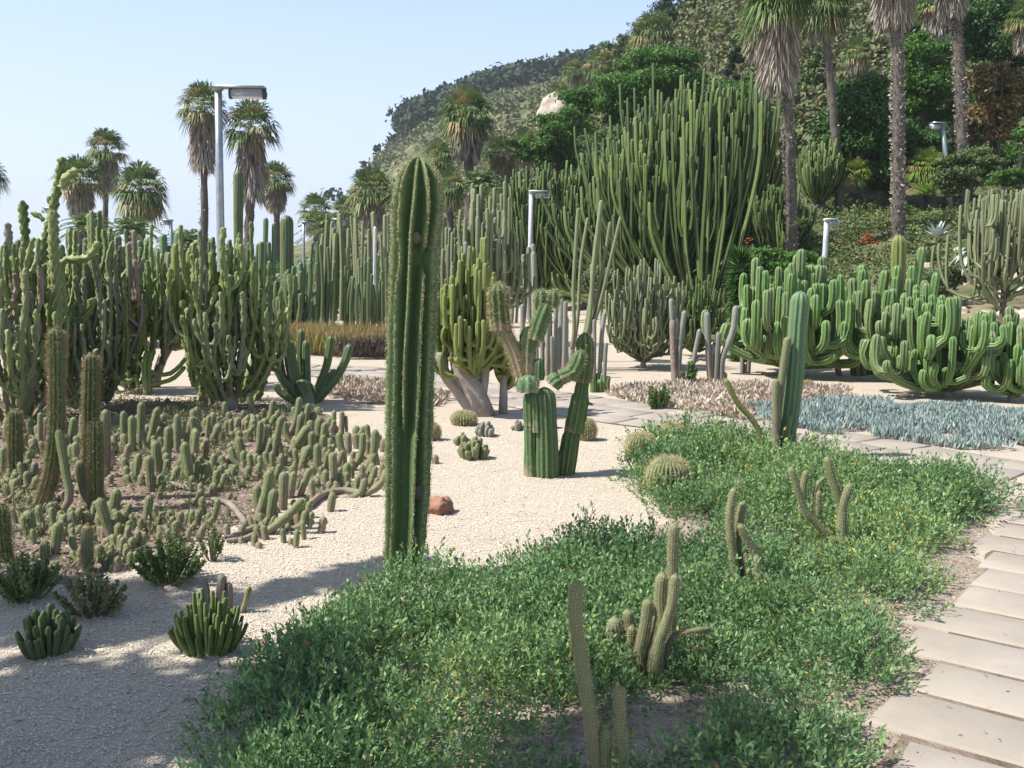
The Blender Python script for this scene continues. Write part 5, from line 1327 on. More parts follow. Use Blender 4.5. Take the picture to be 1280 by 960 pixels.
_g = random.Random(17); _st = []
for _i in range(26):
    _f = _i / 25; _tx = 690 + 262 * _f + _g.uniform(-6, 6); _ty = 245 - 140 * min(1, _f * 1.7) ** .8 + _g.uniform(0, 130) * (.4 + .6 * _g.random())
    _bx = 838 + 55 * _f
    _st.append(([(_bx, 402), (_bx + (_tx - _bx) * .50 + _g.uniform(-6, 6), 402 - (402 - _ty) * .32), (_bx + (_tx - _bx) * .93, 402 - (402 - _ty) * .70), (_tx, _ty)], _g.uniform(5, 6.6), {'dy': -2.2 + _g.uniform(-.6, .6), 'taper': .9, 'mat': _g.choice(['euph', 'euph2', 'euph2'])}))
    if _i % 2 == 0:
        _sx, _sy = _bx + (_tx - _bx) * .55, 402 - (402 - _ty) * .45
        _st.append(([(_sx, _sy), (_sx + 3 - 8 * (_f < .6), _sy - 25), (_sx - 6 + 10 * _f, _sy - 80 - _g.uniform(0, 40))], 5, {'dy': -2.4, 'sink': False}))
hand('candelabra_tree', 'front candelabra tree with long pale limbs sweeping up and left across the dark mass', 'tree', (862, 402), _st, 'euph', 3, 2, .55, age=(.8, -.3), Y=30.5, sname='limb')

# ================================================================== PALMS
def fan_frond(mb, o, d, L, Rf, g, nb=19, droop=.35, dead=0.0):
    """petiole from o along d, then a pleated fan of radius Rf"""
    d = d / np.linalg.norm(d); up = np.array([0, 0, 1.0]); s = np.cross(d, up); s /= np.linalg.norm(s) + 1e-6
    n = np.cross(s, d); e = o + d * L
    w = .02
    mb.add([o - s * w, o + s * w, e + s * w * .6, e - s * w * .6], [[0, 1, 2, 3]], None, (.4, .15, 0))
    an = np.linspace(-1.9, 1.9, nb) + g.normal(0, .04, nb)
    D = np.cos(an)[:, None] * d + np.sin(an)[:, None] * s + g.normal(0, .06, (nb, 3)) + n[None] * .12
    D /= np.linalg.norm(D, axis=1)[:, None]
    Lb = Rf * (1 - .25 * np.abs(an) / 1.9) * g.uniform(.85, 1.1, nb)
    a = np.cross(D, n); a /= np.linalg.norm(a, axis=1)[:, None] + 1e-6
    W = Rf * .05
    m = e + D * Lb[:, None] * .6
    m2 = m + a * W; m1 = m - a * W
    tip = e + D * Lb[:, None] - up * (Lb * droop)[:, None] 
    B = np.repeat(e[None], nb, 0)
    V = np.stack([B, m1, tip, m2], 1).reshape(-1, 3)
    c = np.zeros((nb, 3)); c[:, 0] = np.clip(g.random() * .6 + g.random(nb) * .4, 0, 1); c[:, 1] = dead
    mb.add(V, np.arange(4 * nb).reshape(-1, 4), None, np.repeat(c, 4, 0))
def crown_mesh(mb, c, Rc, n, seed, low=-.5, nb=19, deadfrac=.12, fr=.52):
    g = np.random.default_rng(seed)
    for i in range(n):
        a = i * 2.39996; el = 1.35 - (1.35 - low) * ((i + .5) / n) ** .8 + g.normal(0, .08)
        d = np.array([math.cos(a) * math.cos(el), math.sin(a) * math.cos(el), math.sin(el)])
        fan_frond(mb, np.array(c) + np.array([0, 0, -.12 * Rc * (i / n)]), d, Rc * .48, Rc * fr * g.uniform(.85, 1.1), g, nb, .25 + .35 * max(0, .8 - el), (g.random() < deadfrac + (i / n) ** 4 * .5) * g.uniform(.4, 1))
def skirt_mesh(mb, top, L, Rs, n, seed):
    g = np.random.default_rng(seed)
    f = g.random(n); a = g.random(n) * 6.283
    prof = Rs * (.55 + .45 * np.sin(np.clip(f, 0, 1) * 2.6 + .3)) 
    b = np.stack([top[0] + np.cos(a) * prof * g.uniform(.5, .9, n), top[1] + np.sin(a) * prof * g.uniform(.5, .9, n), top[2] - f * L * .86], 1)
    D = np.stack([np.cos(a) * .22, np.sin(a) * .22, np.full(n, -1.0)], 1) + g.normal(0, .12, (n, 3))
    c = np.zeros((n, 3)); c[:, 0] = g.random(n); c[:, 1] = f * g.random(n)
    blades(mb, b, D, L * g.uniform(.12, .26, n) + .25, Rs * .11, g, 0, c)
def boots(mb, b, top, r, n, seed):
    g = np.random.default_rng(seed); b = np.array(b); top = np.array(top); f = g.random(n); a = g.random(n) * 6.283
    P = b + (top - b) * f[:, None] + np.stack([np.cos(a), np.sin(a), a * 0], 1) * r * .95
    D = np.stack([np.cos(a), np.sin(a), .5 + g.normal(0, .7, n)], 1)
    c = np.zeros((n, 3)); c[:, 0] = g.random(n); c[:, 1] = g.random(n)
    blades(mb, P, D, r * g.uniform(.3, .75, n), r * .38, g, 0, c)
def palm(label, bx, Y, crown_px, crown_py, Rpx, skirt_py, trunkw, seed, nf=44, mat='fan', by=None, sw=.42, nboots=0, low=-.5, lean=0, group=None, dens=1.0):
    b = atg(bx, Y); mp = m_per_px(Y); top = at(crown_px, crown_py, Y)
    t = thing('fan_palm', label, 'palm tree', b, group)
    r = trunkw * .5 * mp
    mb = MB(); mid = b.lerp(top, .5) + Vector((r * .3, 0, 0))
    tube(mb, [b - Vector((0, 0, .1)), mid, top], r * 1.15, r * .85, 10, 26, rough=.10, seed=seed)
    tr = part('trunk', mb, M['bark'], t)
    if nboots: mb = MB(); boots(mb, b, top, r, nboots, seed); lb = part('leaf_bases', mb, M['skirt'], tr, False); lb['kind'] = 'stuff'
    mb = MB(); crown_mesh(mb, top, Rpx * mp, nf, seed, low); part('crown', mb, M[mat], t, False)
    if skirt_py:
        L = max(.3, top.z - at(crown_px, skirt_py, Y).z)
        mb = MB(); skirt_mesh(mb, top - Vector((0, 0, .02 * L)), L, Rpx * mp * sw, int(900 * dens), seed); part('dead_leaf_skirt', mb, M['skirt'], t, False)
    return t
palm('tall palm with shaggy brown skirt left of the big lamp post', 257, 50, 253, 133, 38, 210, 9, 1, nboots=260)
palm('palm with long brown skirt directly right of the big lamp post', 309, 50, 314, 158, 42, 250, 11, 2, nboots=100)
palm('slim palm with the highest crown of the left trio', 132, 58, 133, 186, 32, 238, 7, 3)
palm('broad palm with brown skirt at the left of the left trio', 102, 56, 100, 224, 38, 268, 9, 4)
palm('bushy dark palm at the right of the left trio', 176, 54, 176, 236, 42, 272, 10, 5, nf=60, low=-1.0, sw=.5)
palm('palm with drooping fronds right of the lamp palm', 346, 58, 345, 225, 30, 262, 8, 6)
palm('palm fronds entering at the left picture edge', -22, 50, -18, 218, 32, 260, 9, 7)
palm('short palm behind the slim columns, left one', 396, 62, 394, 262, 27, 292, 8, 8, nf=36)
palm('short palm behind the slim columns, right one', 431, 64, 432, 264, 26, 292, 8, 9, nf=36)
palm('palm with pale tan skirt left of the giant column top', 466, 50, 465, 238, 38, 285, 10, 10)
palm('large bright palm with tan skirt rising behind the giant column top', 586, 48, 583, 142, 42, 196, 13, 11, nf=56, low=-.9, sw=.5)
palm('low palm in front of the large bright palm on its left', 548, 46, 548, 196, 28, 226, 8, 12, nf=40, low=-.8)
palm('low palm with tan skirt right of the large bright palm', 625, 50, 628, 192, 30, 225, 8, 13, nf=40, low=-.8)
palm('small bushy palm under the large bright palm', 560, 40, 562, 232, 28, 258, 8, 14, nf=40, low=-.9)
palm('small bushy palm left of the pale cliff', 655, 60, 656, 178, 24, 205, 7, 15, nf=36, low=-.8)
palm('palm on the hill skyline with wide tan skirt', 815, 72, 815, 42, 36, 72, 11, 16, nf=60, low=-1.0, sw=.7)
palm('small palm with pale skirt on the dry hill slope', 903, 66, 900, 36, 20, 62, 5, 17, nf=30)
palm('ragged palm on the hill crest above the green trees', 752, 72, 750, 80, 26, 106, 8, 18, nf=40, low=-.9, sw=.6)
palm('tilted ragged palm at the top of the hill edge', 718, 72, 716, 88, 18, 108, 6, 19, nf=30, low=-.7)
palm('pale ragged palm above the white cliff', 700, 66, 699, 118, 22, 142, 7, 20, nf=36, low=-.9, sw=.6)
palm('shaggy palm with grey skirt and speckled trunk, nearest the dark candelabra mass', 985, 29, 977, -14, 54, 106, 12.5, 21, nf=60, nboots=1100, sw=.40, dens=2.2, low=-.8)
palm('thin trunked palm just left of the shaggy speckled palm', 957, 38, 953, 22, 36, 70, 7, 22, nf=50, low=-1.1, sw=.5)
palm('slender brown trunked palm right of the shaggy speckled palm', 1040, 36, 1028, 2, 44, 45, 10, 23, nf=50, low=-.9, sw=.4, nboots=120)
palm('thick speckled trunk palm cut by the top of the picture', 1113, 27, 1120, -52, 60, 26, 14, 24, nf=50, nboots=1600, sw=.40, dens=2.2)
palm('right hand speckled palm cut by the top of the picture', 1192, 36, 1192, -40, 44, 16, 12, 25, nf=46, nboots=800, sw=.42, dens=1.8)
palm('palm with pale skirt behind the right hand speckled palm', 1172, 42, 1172, 6, 34, 50, 8, 26, nf=36, sw=.5)
palm('palm fronds at the top right corner of the picture', 1285, 40, 1283, 22, 30, 60, 8, 27, nf=36)
palm('small palm among trees on the slope between the two big trunks', 1072, 45, 1072, 66, 24, 90, 6, 28, nf=44, low=-1.0, sw=.6)
palm('bright fan palm bush beside the hillside lamp post', 1158, 36, 1158, 208, 30, None, 7, 29, nf=46, mat='fan_bright', low=-.7)
palm('small fan palm with drooping leaves above the low berm', 1072, 36, 1068, 216, 26, None, 6, 30, nf=26, mat='fan_bright', low=-.6)
palm('short green fan palm behind the far lamp on the slope', 1048, 42, 1048, 158, 20, None, 5, 31, nf=30, low=-.7)
for i, (x, y, Y, lab) in enumerate([(232, 305, 52, 'low feathery palm left of the big lamp post above the thicket'), (600, 232, 42, 'feathery dark palm behind the grey blue candelabra'), (640, 250, 44, 'feathery palm left of the dark candelabra trees'), (110, 285, 48, 'dark feathery palm under the left trio'), (165, 290, 47, 'dark feathery palm under the bushy palm'), (520, 240, 46, 'feathery palm hidden by the giant column'), (410, 285, 55, 'feathery palm under the short palms')]):
    b = atg(x, Y); mp = m_per_px(Y); c = at(x, y, Y); t = thing('feather_palm', lab, 'palm tree', b)
    mb = MB(); tube(mb, [b, c], 6 * mp, 5 * mp, 8, 6, rough=.1); part('trunk', mb, M['bark'], t)
    g = np.random.default_rng(i); mb = MB()
    for k in range(34):
        a = k * 2.4; el = 1.3 - 1.3 * k / 34; L = 44 * mp
        s = np.linspace(0, 1, 22)
        hx = L * s * math.cos(el); z = L * s * math.sin(el) - .55 * L * s ** 2
        P = np.array(c) + np.stack([np.cos(a) * hx, np.sin(a) * hx, z], 1)
        sd = np.array([-math.sin(a), math.cos(a), 0]); T = np.gradient(P, axis=0)
        T /= np.linalg.norm(T, axis=1)[:, None]
        for sg in (-1, 1): blades(mb, P, T * .8 + sd * sg + np.array([0, 0, -.25]), L * .28 * (1 - s * .6), .05, g)
    part('crown', mb, M['fan'], t, False)

# ================================================================== TREES AND BUSHES ON THE SLOPE
def tree(label, bx, Y, blobs, mat, n, leaf, seed, name='leafy_tree', trunkpx=8, tint=0.0, by=None, shell=.35):
    """blobs: (px, py, halfw px, halfh px, depth px) in the column/row of the picture at distance Y"""
    b = atg(bx, Y); mp = m_per_px(Y); t = thing(name, label, 'tree', b)
    g = random.Random(seed); bl = []
    for x, y, rx, rz, ry in blobs:
        c = at(x, y, Y)
        m = max(5, int(rx * rz / 55))
        for _ in range(m):
            a = g.random() * 6.28; u = g.random() ** .5 * .8; w = g.uniform(-.75, .75)
            f = g.uniform(.22, .42)
            bl.append((c.x + math.cos(a) * u * rx * mp, c.y + math.sin(a) * u * ry * mp, c.z + w * math.sqrt(max(0, 1 - u * u)) * rz * mp, f * rx * mp, f * rx * mp, f * min(rx, rz) * mp * .8))
    mb = MB(); c0 = Vector(bl[0][:3])
    cen = Vector((sum(q[0] for q in bl) / len(bl), sum(q[1] for q in bl) / len(bl), sum(q[2] for q in bl) / len(bl)))
    r = trunkpx * .5 * mp
    fork = b.lerp(cen, .45); tube(mb, [b - Vector((0, 0, .2)), fork], r, r * .7, 8, 6, rough=.06, seed=seed)
    for q in bl[::max(1, len(bl) // 9)]: tube(mb, [fork, fork.lerp(Vector(q[:3]), .5) + Vector((0, 0, .1)), Vector(q[:3])], r * .5, r * .12, 6, 6, rough=.05)
    part('trunk', mb, M['bark'], t)
    mb = MB(); leafcloud(mb, bl, int(n * 1.9), leaf * .72 * mp, seed, .5, .25, tint); part('crown', mb, M[mat], t, False)
    return t
tree('bright green feathery tree spreading over the dark candelabra mass', 775, 46, [(760, 125, 60, 34, 50), (820, 92, 62, 36, 50), (700, 155, 44, 30, 40), (860, 110, 30, 26, 30)], 'leaf_green', 24000, 3.0, 1)
tree('green feathery tree behind the left end of the candelabra mass', 690, 48, [(672, 182, 34, 20, 30), (690, 190, 40, 26, 30)], 'leaf_green', 7000, 2.8, 2)
tree('green feathery tree right of the highest candelabra branches', 905, 46, [(905, 130, 42, 34, 30), (935, 110, 20, 20, 20)], 'leaf_green', 8000, 2.8, 3)
tree('dark glossy tree between the slender palm and the thick speckled trunk', 1072, 37, [(1068, 165, 50, 62, 45), (1085, 130, 44, 40, 40), (1045, 190, 30, 36, 30), (1100, 215, 40, 30, 30)], 'leaf_dark', 24000, 3.4, 4)
tree('tall bright green tree between the two speckled trunks', 1148, 40, [(1150, 85, 42, 52, 40), (1155, 140, 40, 40, 40)], 'leaf_green', 15000, 3.2, 5)
tree('dark tree low between the two speckled trunks', 1150, 38, [(1150, 190, 44, 34, 30), (1128, 170, 26, 30, 26)], 'leaf_dark', 9000, 3.2, 6)
tree('rusty brown leaved tree at the right edge', 1240, 37, [(1245, 120, 42, 50, 40), (1235, 155, 34, 34, 34)], 'leaf_red', 9000, 3.6, 7, tint=.35)
tree('dark olive tree in the top right corner', 1240, 43, [(1240, 35, 60, 50, 40), (1275, 75, 40, 50, 40)], 'leaf_dark', 15000, 3.4, 8)
tree('dark backing tree behind the rusty tree', 1262, 44, [(1262, 130, 60, 60, 30), (1215, 165, 40, 34, 30)], 'leaf_dark', 12000, 3.4, 9)
tree('broad olive tree on the slope above the dark glossy tree', 1088, 52, [(1085, 95, 44, 30, 30), (1060, 120, 30, 20, 20)], 'leaf_olive', 8000, 2.8, 31)
tree('green tree filling the gap right of the dark candelabra mass', 1010, 50, [(1000, 120, 34, 40, 30), (1015, 75, 24, 24, 20)], 'leaf_olive', 8000, 2.8, 32)
tree('olive tree crowning the slope behind the slender palm', 1000, 62, [(1005, 30, 36, 26, 20), (1050, 48, 34, 22, 20)], 'leaf_olive', 7000, 2.6, 33)
tree('low green tree behind the bright fan palm bush', 1190, 40, [(1185, 195, 40, 26, 20), (1240, 200, 40, 24, 20)], 'leaf_dark', 8000, 2.8, 34)
tree('dark tree behind the shaggy speckled trunk', 975, 44, [(968, 190, 30, 46, 24)], 'leaf_dark', 7000, 2.8, 35)
tree('green tree high in the gap between the two speckled trunks', 1150, 52, [(1150, 20, 40, 26, 20)], 'leaf_green', 5000, 2.8, 36)
tree('round pale green bush behind the hillside lamp post', 1210, 34, [(1215, 205, 44, 26, 30), (1190, 228, 30, 18, 20)], 'leaf_olive', 9000, 2.6, 10, name='bush', trunkpx=4)
tree('dark pine tree on the hilltop left of the palms', 862, 78, [(862, 8, 44, 26, 30), (846, 20, 26, 18, 20)], 'pine', 8000, 2.6, 11, name='pine_tree')
tree('dark pine tree on the hilltop above the dry slope', 922, 84, [(915, 2, 36, 26, 30), (940, 12, 30, 20, 20)], 'pine', 7000, 2.6, 12, name='pine_tree')
tree('grey green shrub tree on the dry slope', 925, 62, [(925, 62, 34, 34, 20)], 'leaf_olive', 5000, 2.6, 13, name='bush', trunkpx=3)
tree('small dark tree low on the dry slope', 918, 52, [(918, 78, 14, 30, 14)], 'pine', 2500, 2.6, 14, name='bush', trunkpx=3)
tree('olive shrub tree behind the skyline palm', 775, 76, [(778, 62, 30, 22, 20), (840, 58, 30, 20, 20)], 'leaf_olive', 5000, 2.6, 15, name='bush', trunkpx=3)
tree('green bush below the round bush at the right edge', 1268, 30, [(1262, 222, 30, 16, 20), (1275, 180, 20, 20, 20)], 'leaf_green', 3500, 2.6, 16, name='bush', trunkpx=3)
tree('green bush behind the largest right candelabra shrub', 1000, 25, [(985, 322, 50, 16, 20), (950, 335, 30, 14, 20)], 'leaf_green', 6000, 2.6, 17, name='bush', trunkpx=3)
tree('pale green bush with drooping leaves below the agaves', 1185, 21, [(1180, 352, 40, 20, 20), (1215, 330, 26, 16, 20)], 'leaf_olive', 4500, 2.8, 18, name='bush', trunkpx=3)

# hillside scrub and far pines, too many to count
def hill_scrub():
    g = np.random.default_rng(71); bl = []
    for _ in range(5200):
        px = g.uniform(560, 1400); Y = 40 * (150 / 40) ** g.random(); p = atg(px, Y)
        if p.z < 1.5: continue
        if g.random() < .18 + .5 * mnoise.noise(Vector((p.x * .05, p.y * .05, 2))): continue
        r = g.uniform(.35, 1.3) * (1 + (Y - 40) / 120); bl.append((p.x, p.y, p.z + r * .35, r, r, r * .7))
    for _ in range(5200):
        px = g.uniform(380, 800); Y = 90 * (262 / 90) ** g.random(); p = atg(px, Y)
        if g.random() < .3 + .6 * mnoise.noise(Vector((p.x * .03, p.y * .03, 5))): continue
        r = g.uniform(.5, 1.0) * Y / 130; bl.append((p.x, p.y, p.z + r * .3, r * 1.1, r, r * .65))
    nb_ = [q for q in bl if q[1] > 95]; bl = [q for q in bl if q[1] <= 95]
    mb = MB(); leafcloud(mb, nb_, 90000, .36, 13, .6, .5, .22); n = 190000; leafcloud(mb, bl, n, .15, 3, .6, .6, .25); solo('hillside_scrub', mb, M['scrub'], 'olive and brown scrub covering the dry hillside', 'scrub', kind='stuff', smooth=False)
    bl = []
    for px in np.arange(507, 800, 2.0):
        for _ in range(5):
            Y = g.uniform(232, 262); p = atg(px + g.uniform(-3, 3), Y); r = g.uniform(1.8, 3.4)
            z = p.z + g.uniform(.5, 4.6); bl.append((p.x, p.y, z, r * 1.2, r, r * .7))
    for px, py, s in ((448, 216, .6), (470, 186, .7), (455, 205, .6), (412, 243, 1.0), (424, 240, .7), (490, 172, .7), (515, 162, 1.0)):
        p = at(px, py, 235); bl.append((p.x, p.y, p.z, 2.0 * s, 2.0 * s, 1.5 * s))
    mb = MB(); leafcloud(mb, bl, 80000, .62, 4, .7, .1); solo('far_pine_wood', mb, M['pine'], 'dark pine wood crowning the far headland', 'wood', kind='stuff', smooth=False)
    bl = []
    for _ in range(700):
        px = g.uniform(880, 1340); Y = g.uniform(24, 40); p = atg(px, Y)
        if p.z < .25: continue
        if 1185 < px and Y < 27 and g.random() < .6: continue
        r = g.uniform(.15, .5); bl.append((p.x, p.y, p.z + r * .3, r, r, r * .7))
    mb = MB(); leafcloud(mb, bl, 46000, .055, 5, .45, .6, .08); solo('slope_ground_cover', mb, M['leaf_olive'], 'green low ground cover on the slope below the palms', 'ground cover', kind='stuff', smooth=False)
    bl = []
    for _ in range(260):
        px = g.uniform(560, 800); Y = g.uniform(36, 60); p = atg(px, Y); r = g.uniform(.5, 1.4); bl.append((p.x, p.y, p.z + r * .5, r, r, r))
    for _ in range(170):
        px = g.uniform(-60, 480); Y = g.uniform(30, 60); p = atg(px, Y); r = g.uniform(.5, 1.1); bl.append((p.x, p.y, p.z + r * .6, r, r, r))
    mb = MB(); leafcloud(mb, bl, 60000, .12, 6, .55, .5); solo('undergrowth', mb, M['leaf_dark'], 'dark undergrowth behind the cactus columns and candelabra trees', 'undergrowth', kind='stuff', smooth=False)
hill_scrub()

# pale cliff, rocks, brick ruin, agaves
def cliff():
    p = atg(693, 62); mb = MB(); c = at(694, 150, 62)
    rock(mb, (0, 0, 0), (1.0, 1.2, 1.5), 11, 3, .5); solo('cliff', mb, M['stone'], 'pale rock outcrop on the hill edge above the green tree', 'rock', loc=at(692, 150, 62), smooth=False)
    mb = MB(); c = atg(1072, 84); c = Vector((c.x, c.y, at(1072, 24, 84).z))
    box(mb, (0, 0, 0), (2.0, 1.6, 1.7), .5); box(mb, (-1.3, .1, -.5), (1.2, 1.2, .8), .5)
    solo('brick_ruin', mb, M['brick'], 'small reddish brick wall stub high on the dry slope', 'wall', loc=c, smooth=False)
    g = random.Random(8)
    spots = [(1222, 372, 20, 14), (1250, 366, 26, 18), (1275, 362, 24, 20), (1236, 388, 22, 12), (1262, 390, 26, 14), (1284, 388, 20, 16), (1205, 386, 16, 10), (1212, 350, 14, 9), (1186, 348, 16, 12), (1158, 330, 14, 10), (1228, 300, 22, 14), (1262, 318, 16, 10), (1148, 340, 12, 9), (1176, 262, 30, 8), (1200, 310, 12, 9), (1247, 345, 20, 12), (1276, 338, 18, 12)]
    labs = ['pale boulder left of the slim candelabra tree trunk', 'broad pale boulder right behind the slim candelabra tree trunk', 'tall pale boulder at the right edge in the rock bank', 'low boulder in front of the slim trunk in the rock bank', 'rounded boulder low in the rock bank near the right edge', 'lowest boulder at the right edge of the rock bank', 'small boulder at the left foot of the rock bank', 'small pale rock above the left foot of the rock bank', 'white rock below the agaves', 'white rock right of the thick speckled trunk', 'pale rock high right under the branching candelabra', 'pale rock under the right edge branches', 'small white rock beside the yellow column tip', 'flat sandy rock at the foot of the hillside lamp post', 'small rock beside the curled agave', 'pale boulder crossed by the slim dark trunk', 'pale boulder high at the right edge of the rock bank']
    for i, ((x, y, w, h), lab) in enumerate(zip(spots, labs)):
        c = ground(x, y + h * .45); Y = c.y; mp = m_per_px(Y); mb = MB()
        rock(mb, (0, 0, 0), (w * mp * .62, w * mp * .6, h * mp * .75), 30 + i, 3, .35)
        solo('boulder', mb, M['stone'], lab, 'rock', 'boulders in the rock bank', loc=c, smooth=False)
cliff()
def agave(label, px, py, Y, Rpx, n, mat, seed, tint=0.0, curl=.3, name='agave'):
    c = at(px, py, Y); mp = m_per_px(Y); t = thing(name, label, 'agave', c); g = np.random.default_rng(seed); mb = MB()
    for i in range(n):
        a = i * 2.4; el = 1.25 - 1.15 * i / n; L = Rpx * mp * g.uniform(.85, 1.15); s = np.linspace(0, 1, 6)
        hx = L * s * math.cos(el); z = L * s * math.sin(el) - curl * L * s ** 2
        P = np.array(c) + np.stack([np.cos(a) * hx, np.sin(a) * hx, z], 1); sd = np.array([-math.sin(a), math.cos(a), 0])
        W = L * .11 * np.array([.8, 1, 1, .8, .5, .02]); up = np.array([0, 0, .35])
        V = np.concatenate([P - sd * W[:, None] + up * W[:, None], P, P + sd * W[:, None] + up * W[:, None]]).reshape(3, 6, 3)
        q = [[k * 6 + j, k * 6 + j + 1, (k + 1) * 6 + j + 1, (k + 1) * 6 + j] for k in range(2) for j in range(5)]
        mb.add(V.reshape(-1, 3), q, None, (g.random(), tint, 0))
    part('leaves', mb, M[mat], t)
agave('blue white agave rosette below the hillside lamp post', 1172, 298, 23, 26, 24, 'agave', 1, curl=.1)
agave('green agave rosette just below the blue white one', 1163, 328, 21, 28, 26, 'agave', 2, 1.0, .25)
agave('pale curled leaf agave left of the slim dark trunk', 1215, 318, 20, 34, 22, 'agave', 3, .3, .9)
agave('small agave with curled pale leaves right of the slim dark trunk', 1268, 330, 20, 26, 20, 'agave', 4, .4, .8)
agave('spiky green yucca left of the hillside lamp post', 1156, 244, 32, 22, 40, 'fan_bright', 5, 0, .2, 'yucca')
agave('spiky yucca right of the thick speckled trunk', 1128, 268, 29, 22, 36, 'fan', 6, 0, .3, 'yucca')
agave('green rosette at the foot of the shaggy palm', 1000, 282, 28, 18, 26, 'fan', 7, 0, .3, 'yucca')
agave('aloe with red flower beside the blue carpet', 1040, 502, 13.2, 20, 16, 'weed', 8, .2, .2, 'aloe')
agave('aloe with olive leaves left of the red flowered aloe', 1022, 504, 13.2, 18, 14, 'weed', 9, .6, .25, 'aloe')
def red_flowers():
    g = np.random.default_rng(9); mb = MB()
    for cx, cy, Y, n, s in ((1083, 298, 26, 16, 8), (1092, 306, 26, 10, 8), (1072, 305, 26, 6, 8), (1047, 496, 13.1, 16, 4), (1058, 492, 13.2, 10, 5), (935, 300, 27, 6, 5)):
        for _ in range(n):
            c = at(cx + g.normal(0, s * .6), cy + g.normal(0, s * .4), Y); k = 6; th = np.arange(k) * 1.05
            blades(mb, np.tile(c, (k, 1)), np.stack([np.cos(th), np.sin(th), np.full(k, .8)], 1), 2.2 * m_per_px(Y), 1.2 * m_per_px(Y), g)
    solo('red_blossom', mb, M['petal'], 'orange red blossoms on the slope and by the blue carpet', 'flowers', kind='stuff', smooth=False)
red_flowers()

# ================================================================== LAMP POSTS
def lamp(label, bx, Y, tx, ty, wpx, headlen, side=1, seed=0, mat='steel', housing=True, by=None):
    b = atg(bx, Y); mp = m_per_px(Y); top = at(tx, ty, Y); r = wpx * .5 * mp
    t = thing('street_lamp', label, 'lamp post', b, 'street lamps in the garden')
    top = Vector((b.x + (top.x - b.x) * .0 + 0, b.y, top.z)) if abs(top.x - b.x) < .25 else top
    mb = MB(); tube(mb, [b - Vector((0, 0, .1)), top], r * 1.12, r * .92, 16, 4); part('pole', mb, M[mat], t)
    L = headlen * mp
    mb = MB(); box(mb, (top.x + side * (L * .5 - r), top.y, top.z + r * .35), (L, r * 3.4, r * .55)); box(mb, (top.x, top.y, top.z - r * .1), (r * 2.1, r * 2.1, r * .6)); part('top_plate', mb, M[mat], t, False)
    mb = MB(); hl = L * .66; cx = top.x + side * (L * .58); rr = r * 1.55
    K = 3; sides = 20; P = np.array([[cx - hl / 2, top.y, top.z - rr * .82 - .0], [cx, top.y, top.z - rr * .82], [cx + hl / 2, top.y, top.z - rr * .82]])
    a = np.arange(sides) * 6.283 / sides
    sweep(mb, P, np.full(3, rr * .78), None, sides, None); h = part('housing', mb, M['lens'] if mat == 'steel' else M['steel_pale'], t)
    mb = MB()
    for e in (-1, 1): tube(mb, [(cx + e * hl * .5 - .02, top.y, top.z - rr * .82), (cx + e * hl * .5 + .02, top.y, top.z - rr * .82)], rr * .84, rr * .84, 18, 2)
    part('end_cap', mb, M['dark'] if side > 0 and wpx > 8 else M[mat], h)
    mb = MB()
    for k in range(5): z = top.z - rr * (.35 + .22 * k); box(mb, (cx, top.y - rr * .80, z), (hl * .95, .006, .012))
    part('louvre', mb, M['steel'], h, False)
lamp('large galvanised lamp post with tubular lamp head rising from the spiral cactus', 279, 15.0, 289, 111, 9.6, 62, 1)
lamp('slim lamp post with pale flat head in front of the dark candelabra trees', 660, 31, 668, 240, 6, 24, 1, mat='steel_pale')
lamp('hillside lamp post near the right palms with head pointing left', 1177, 36, 1178, 155, 6, 16, -1)
lamp('low lamp post head showing above the largest right candelabra shrub', 1023, 27, 1024, 275, 6.5, 15, 1, mat='steel_pale')
lamp('lamp post behind the far left thicket with head pointing left', 77, 40, 77, 261, 4.5, 17, -1)
lamp('lamp post behind the yellow green arms of the left thicket', 218, 38, 220, 276, 4.5, 13, -1)
lamp('thin lamp post standing in the slim columns left of the giant', 419, 34, 421, 275, 5, 14, 1)
lamp('faint lamp post between the dark column and the slim columns', 381, 40, 382, 278, 3.5, 9, 1)
hand('bare_pole', 'thin pale pole among the slim columns left of the giant', 'pole', (469, 400), [([(468, 400), (468, 350), (469, 283)], 4)], 'steel_pale', 6, 2, .02, Y=26)

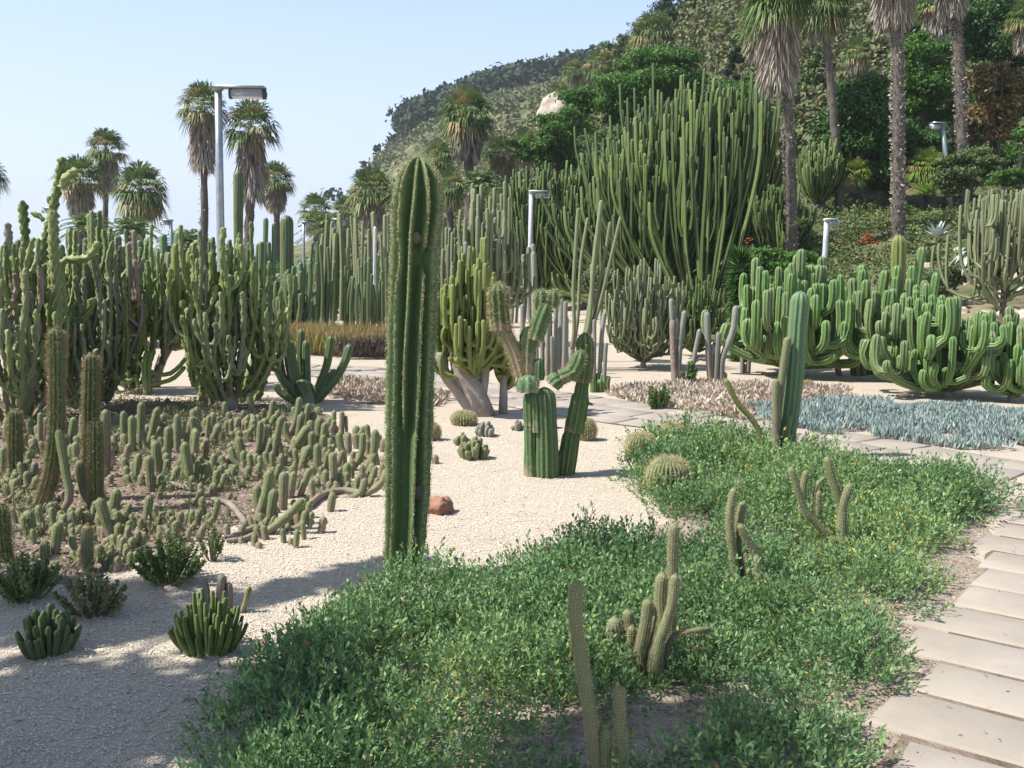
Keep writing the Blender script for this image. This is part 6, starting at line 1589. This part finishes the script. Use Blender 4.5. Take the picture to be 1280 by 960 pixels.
# ================================================================== TREE BEHIND THE VIEWER'S LEFT SHOULDER (only its shade is seen)
def shade_tree():
    b = Vector((-6.4, 1.2, 0)); t = thing('shade_tree', 'tree outside the picture at the left that shades the gravel in the lower left corner', 'tree', b)
    g = random.Random(4); bl = []
    for _ in range(38):
        x, y = g.uniform(-6.4, -2.9), g.uniform(.2, 4.1)
        if x > -4.3 and y > 2.9: continue
        bl.append((x, y, g.uniform(3.9, 5.0), g.uniform(.35, .7), g.uniform(.3, .6), g.uniform(.2, .4)))
    for k in range(9):   # one long drooping branch
        f = k / 8; bl.append((-4.75 + .95 * f, 3.8 + 1.0 * f, 4.15 + .1 * f, .22, .12, .12))
    mb = MB(); tube(mb, [b, b + Vector((.2, .1, 2)), b + Vector((.3, 0, 4))], .22, .12, 12, 8, rough=.05)
    for q in bl[::3]: tube(mb, [b + Vector((.2, 0, 2.6)), Vector(q[:3])], .06, .015, 6, 4)
    part('trunk', mb, M['bark'], t)
    mb = MB(); leafcloud(mb, bl, 26000, .075, 4, .5, .2); part('crown', mb, M['leaf_dark'], t, False)
shade_tree()

# ---- summer haze between the garden and the far headland
def haze():
    mb = MB(); box(mb, (0, 480, 44), (3400, 2600, 91))
    o = solo('haze', mb, M['haze'], 'thin summer haze over the garden and the far headland', 'haze', kind='stuff', smooth=False)
hm = bpy.data.materials.new('haze'); hm.use_nodes = True; ht = hm.node_tree; ht.nodes.remove(ht.nodes['Principled BSDF'])
hv = ht.nodes.new('ShaderNodeVolumePrincipled'); hv.inputs['Color'].default_value = (.86, .93, 1, 1); hv.inputs['Density'].default_value = .0005; hv.inputs['Anisotropy'].default_value = .3
ht.links.new(hv.outputs[0], ht.nodes['Material Output'].inputs['Volume']); M['haze'] = hm
haze()

def gravel_debris():
    g = np.random.default_rng(61); mb = MB(); n = 2200
    Y = 3 * (11 / 3) ** g.random(n); px = g.uniform(0, 1290, n); X = (px - 640) / F_PX * Y
    k = ~inside(BEDSOIL, X, Y) & ((px < 900) | (g.random(n) < .22)); X, Y = X[k], Y[k]; n = len(X)
    D = g.normal(0, 1, (n, 3)); D[:, 2] *= .15
    blades(mb, np.stack([X, Y, np.where(px[k] > 900, .029, .012)], 1), D, g.uniform(.008, .035, n), .006, g)
    solo('dry_leaf_debris', mb, M['litter'], 'sparse brown leaf bits lying on the pale gravel', 'litter', kind='stuff', smooth=False)
gravel_debris()
